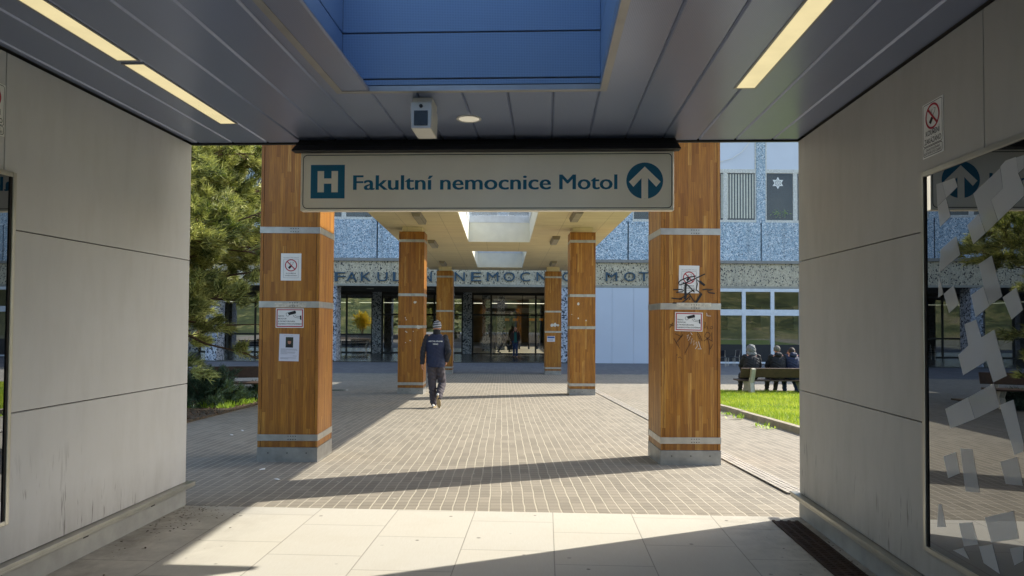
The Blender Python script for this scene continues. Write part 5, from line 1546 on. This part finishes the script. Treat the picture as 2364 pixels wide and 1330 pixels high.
b = MB(); q = MB(); q.ball((.022, 0, 1.70), (.098, .086, .085), 14); b.add(q.v, q.f); fuse(b, 'hair', M['hair'], t, .012, 2)
shoe(t, (.33, .09, .05), (.57, .09, .14), (0, 0, 1), M['shoe'], M['shoe']); shoe(t, (-.42, -.09, .06), (-.18, -.09, .014), (.2, 0, 1), M['shoe'], M['shoe'])

# woman with a bag coming out
v = at(1189, 828, 44.0)
t = thing('person', 'woman in brown jacket and teal top walking out of the doorway', 'person', (v.x, 43.2, ZPF))
t.scale = (1.13, 1.13, 1.13)
J = dict(hipL=(.08, 0, .88), kneeL=(.07, -.07, .48), ankL=(.075, -.05, .09), hipR=(-.08, 0, .88), kneeR=(-.08, .0, .48), ankR=(-.075, .10, .10), chest=(0, 0, 1.22), shL=(.165, 0, 1.38), shR=(-.165, 0, 1.38),
         elL=(.23, -.01, 1.12), wrL=(.20, -.12, .92), elR=(-.22, .02, 1.12), wrR=(-.24, -.08, .90), head=(-.01, -.03, 1.56), toeL=(.085, -.2, .03), toeR=(-.08, -.04, .05))
b, hd, P = body(J, (.05, -1, -.05), palm=((-1, 0, 0), (1, 0, 0)), hcurl=(.9, 1.3)); fuse(b, 'body', M['skin'], t, .010, 3); face(t, hd)
trousers(P, M['denim'], t, (.098, .072, .058), .014)
b = MB(); sleeves(b, P); ell_tube(b, [(0, 0.01, .80), (0, .01, .95), (0, .01, 1.2), (0, 0, 1.34), (0, 0, 1.45)], [.195, .19, .195, .185, .08], [.13, .13, .135, .12, .07]); fuse(b, 'jacket', M['brownfab'], t, .014, 3, .005)
MB().prism([(-.055, 1.40), (.055, 1.40), (.075, 1.1), (.09, .84), (-.08, .84), (-.07, 1.1)], -.15, -.12).build('top', M['tealfab'], t, bevel=.01)
b = MB(); q = MB(); q.ball((-.01, .0, 1.595), (.09, .098, .095), 14); b.add(q.v, q.f); capsules(b, (-.075, .02, 1.55), (-.085, .02, 1.40), .035, .03); capsules(b, (.055, .02, 1.55), (.065, .02, 1.40), .035, .03); fuse(b, 'hair', M['hair'], t, .012, 2)
shoe(t, (.075, .0, .014), (.09, -.24, .014), (0, 0, 1), M['shoe'], M['shoe']); shoe(t, (-.075, .14, .06), (-.085, -.08, .014), (0, -.2, 1), M['shoe'], M['shoe'])
hx = Vector((v.x, 43.2, ZPF))
tb = thing('handbag', 'dark handbag carried low by the woman in the doorway', 'handbag', (v.x - .335, 43.08, ZPF + .50))
MB().hexa([(-.17, -.07, 0), (.17, -.07, 0), (.17, .07, 0), (-.17, .07, 0)], [(-.14, -.045, .28), (.14, -.045, .28), (.14, .045, .28), (-.14, .045, .28)]).build('bag_body', M['blackfab'], tb, bevel=.02)
MB().tube([(-.08, 0, .27), (-.05, 0, .38), (.02, 0, .41), (.07, 0, .38), (.09, 0, .27)], .012, 6).build('handle', M['blackfab'], tb)

# three people on the bench, seen from behind
def seated(px, head_f, label, jacket, leg, hood=False, cap=False, lean=0.0, dz=0, twist=0.0, legs=0):
    X = at(px, 860, BY).x - bx
    base = Vector((bx + X, BY, zg(BY)))
    t = thing('person', label, 'person', base, 0, None)
    fo = .52 if legs == 0 else .34
    J = dict(hipL=(-.09, -.02, .53), kneeL=(-.13, .40, .52), ankL=(-.12, fo, .10), hipR=(.09, -.02, .53), kneeR=(.13, .40, .52), ankR=(.12, fo + (-.30 if legs else .0), .10), chest=(lean * .5, .0, .86), shL=(-.18 + lean, .02, 1.05), shR=(.18 + lean, .02, 1.05),
             elL=(-.26 + lean, .12, .80), wrL=(-.12, .30, .64), elR=(.26 + lean, .12, .80), wrR=(.12, .30, .64), head=(lean * 1.2, .08, 1.235 + dz), toeL=(-.13, fo + .15, .04), toeR=(.13, fo + (-.30 if legs else 0) + .13, .04))
    b, hd, P = body(J, head_f, hcurl=(.8, .8), palm=((0, 0, -1), (0, 0, -1))); fuse(b, 'body', M['skin'], t, .010, 3); face(t, hd)
    trousers(P, leg, t, (.10, .078, .06), .014)
    b = MB(); sleeves(b, P, (.078, .066, .056)); ell_tube(b, [(lean * .2, 0, .50), (lean * .3, 0, .66), (lean * .6, 0, .86), (lean, .01, 1.0), (lean, .03, 1.12)], [.21, .215, .22, .21, .09], [.15, .155, .16, .14, .08]); fuse(b, 'jacket', jacket, t, .013, 3, .007)
    hc = P['head']
    if hood:
        b = MB(); q = MB(); q.ball(tuple(hc + Vector((0, -.01, .02))), (.125, .14, .145), 16); b.add(q.v, q.f); capsules(b, hc + Vector((-.05, -.03, -.12)), hc + Vector((.05, -.03, -.12)), .10, .10); fuse(b, 'hood', M['greyfab'], t, .013, 3, .008)
    else:
        b = MB(); q = MB(); q.ball(tuple(hc + Vector((0, -.012, .035))), (.088, .104, .094), 16); b.add(q.v, q.f)
        if not cap: capsules(b, hc + Vector((-.03, -.07, -.02)), hc + Vector((.03, -.07, -.02)), .04, .04)
        fuse(b, 'cap' if cap else 'hair', M['cap'] if cap else M['hair'], t, .012, 2)
        b = MB(); capsules(b, P['shL'] * .55 + P['shR'] * .45 + Vector((0, -.06, .05)), P['shL'] * .45 + P['shR'] * .55 + Vector((0, -.06, .05)), .085, .085); fuse(b, 'folded_hood', jacket, t, .013, 3, .006)
    for s_ in 'LR':
        a_ = P['ank' + s_]; shoe(t, (a_.x, a_.y - .07, .016), (a_.x + (.01 if s_ == 'R' else -.01), a_.y + .19, .016), (0, 0, 1), M['shoe'], M['shoe'])
    return t
seated(1733, (.75, .7, -.1), 'person in a dark coat with a raised grey hood, leftmost on the bench', M['blackfab'], M['blackfab'], hood=True, lean=.03)
seated(1796, (.35, .9, -.1), 'person in a grey flat cap and black jacket in the middle of the bench', M['blackfab'], M['trous'], cap=True, legs=0)
seated(1833, (-.8, .6, -.1), 'dark-haired person in navy jacket, rightmost on the bench', M['navy'], M['denim'], lean=-.03, dz=-.05, legs=1)
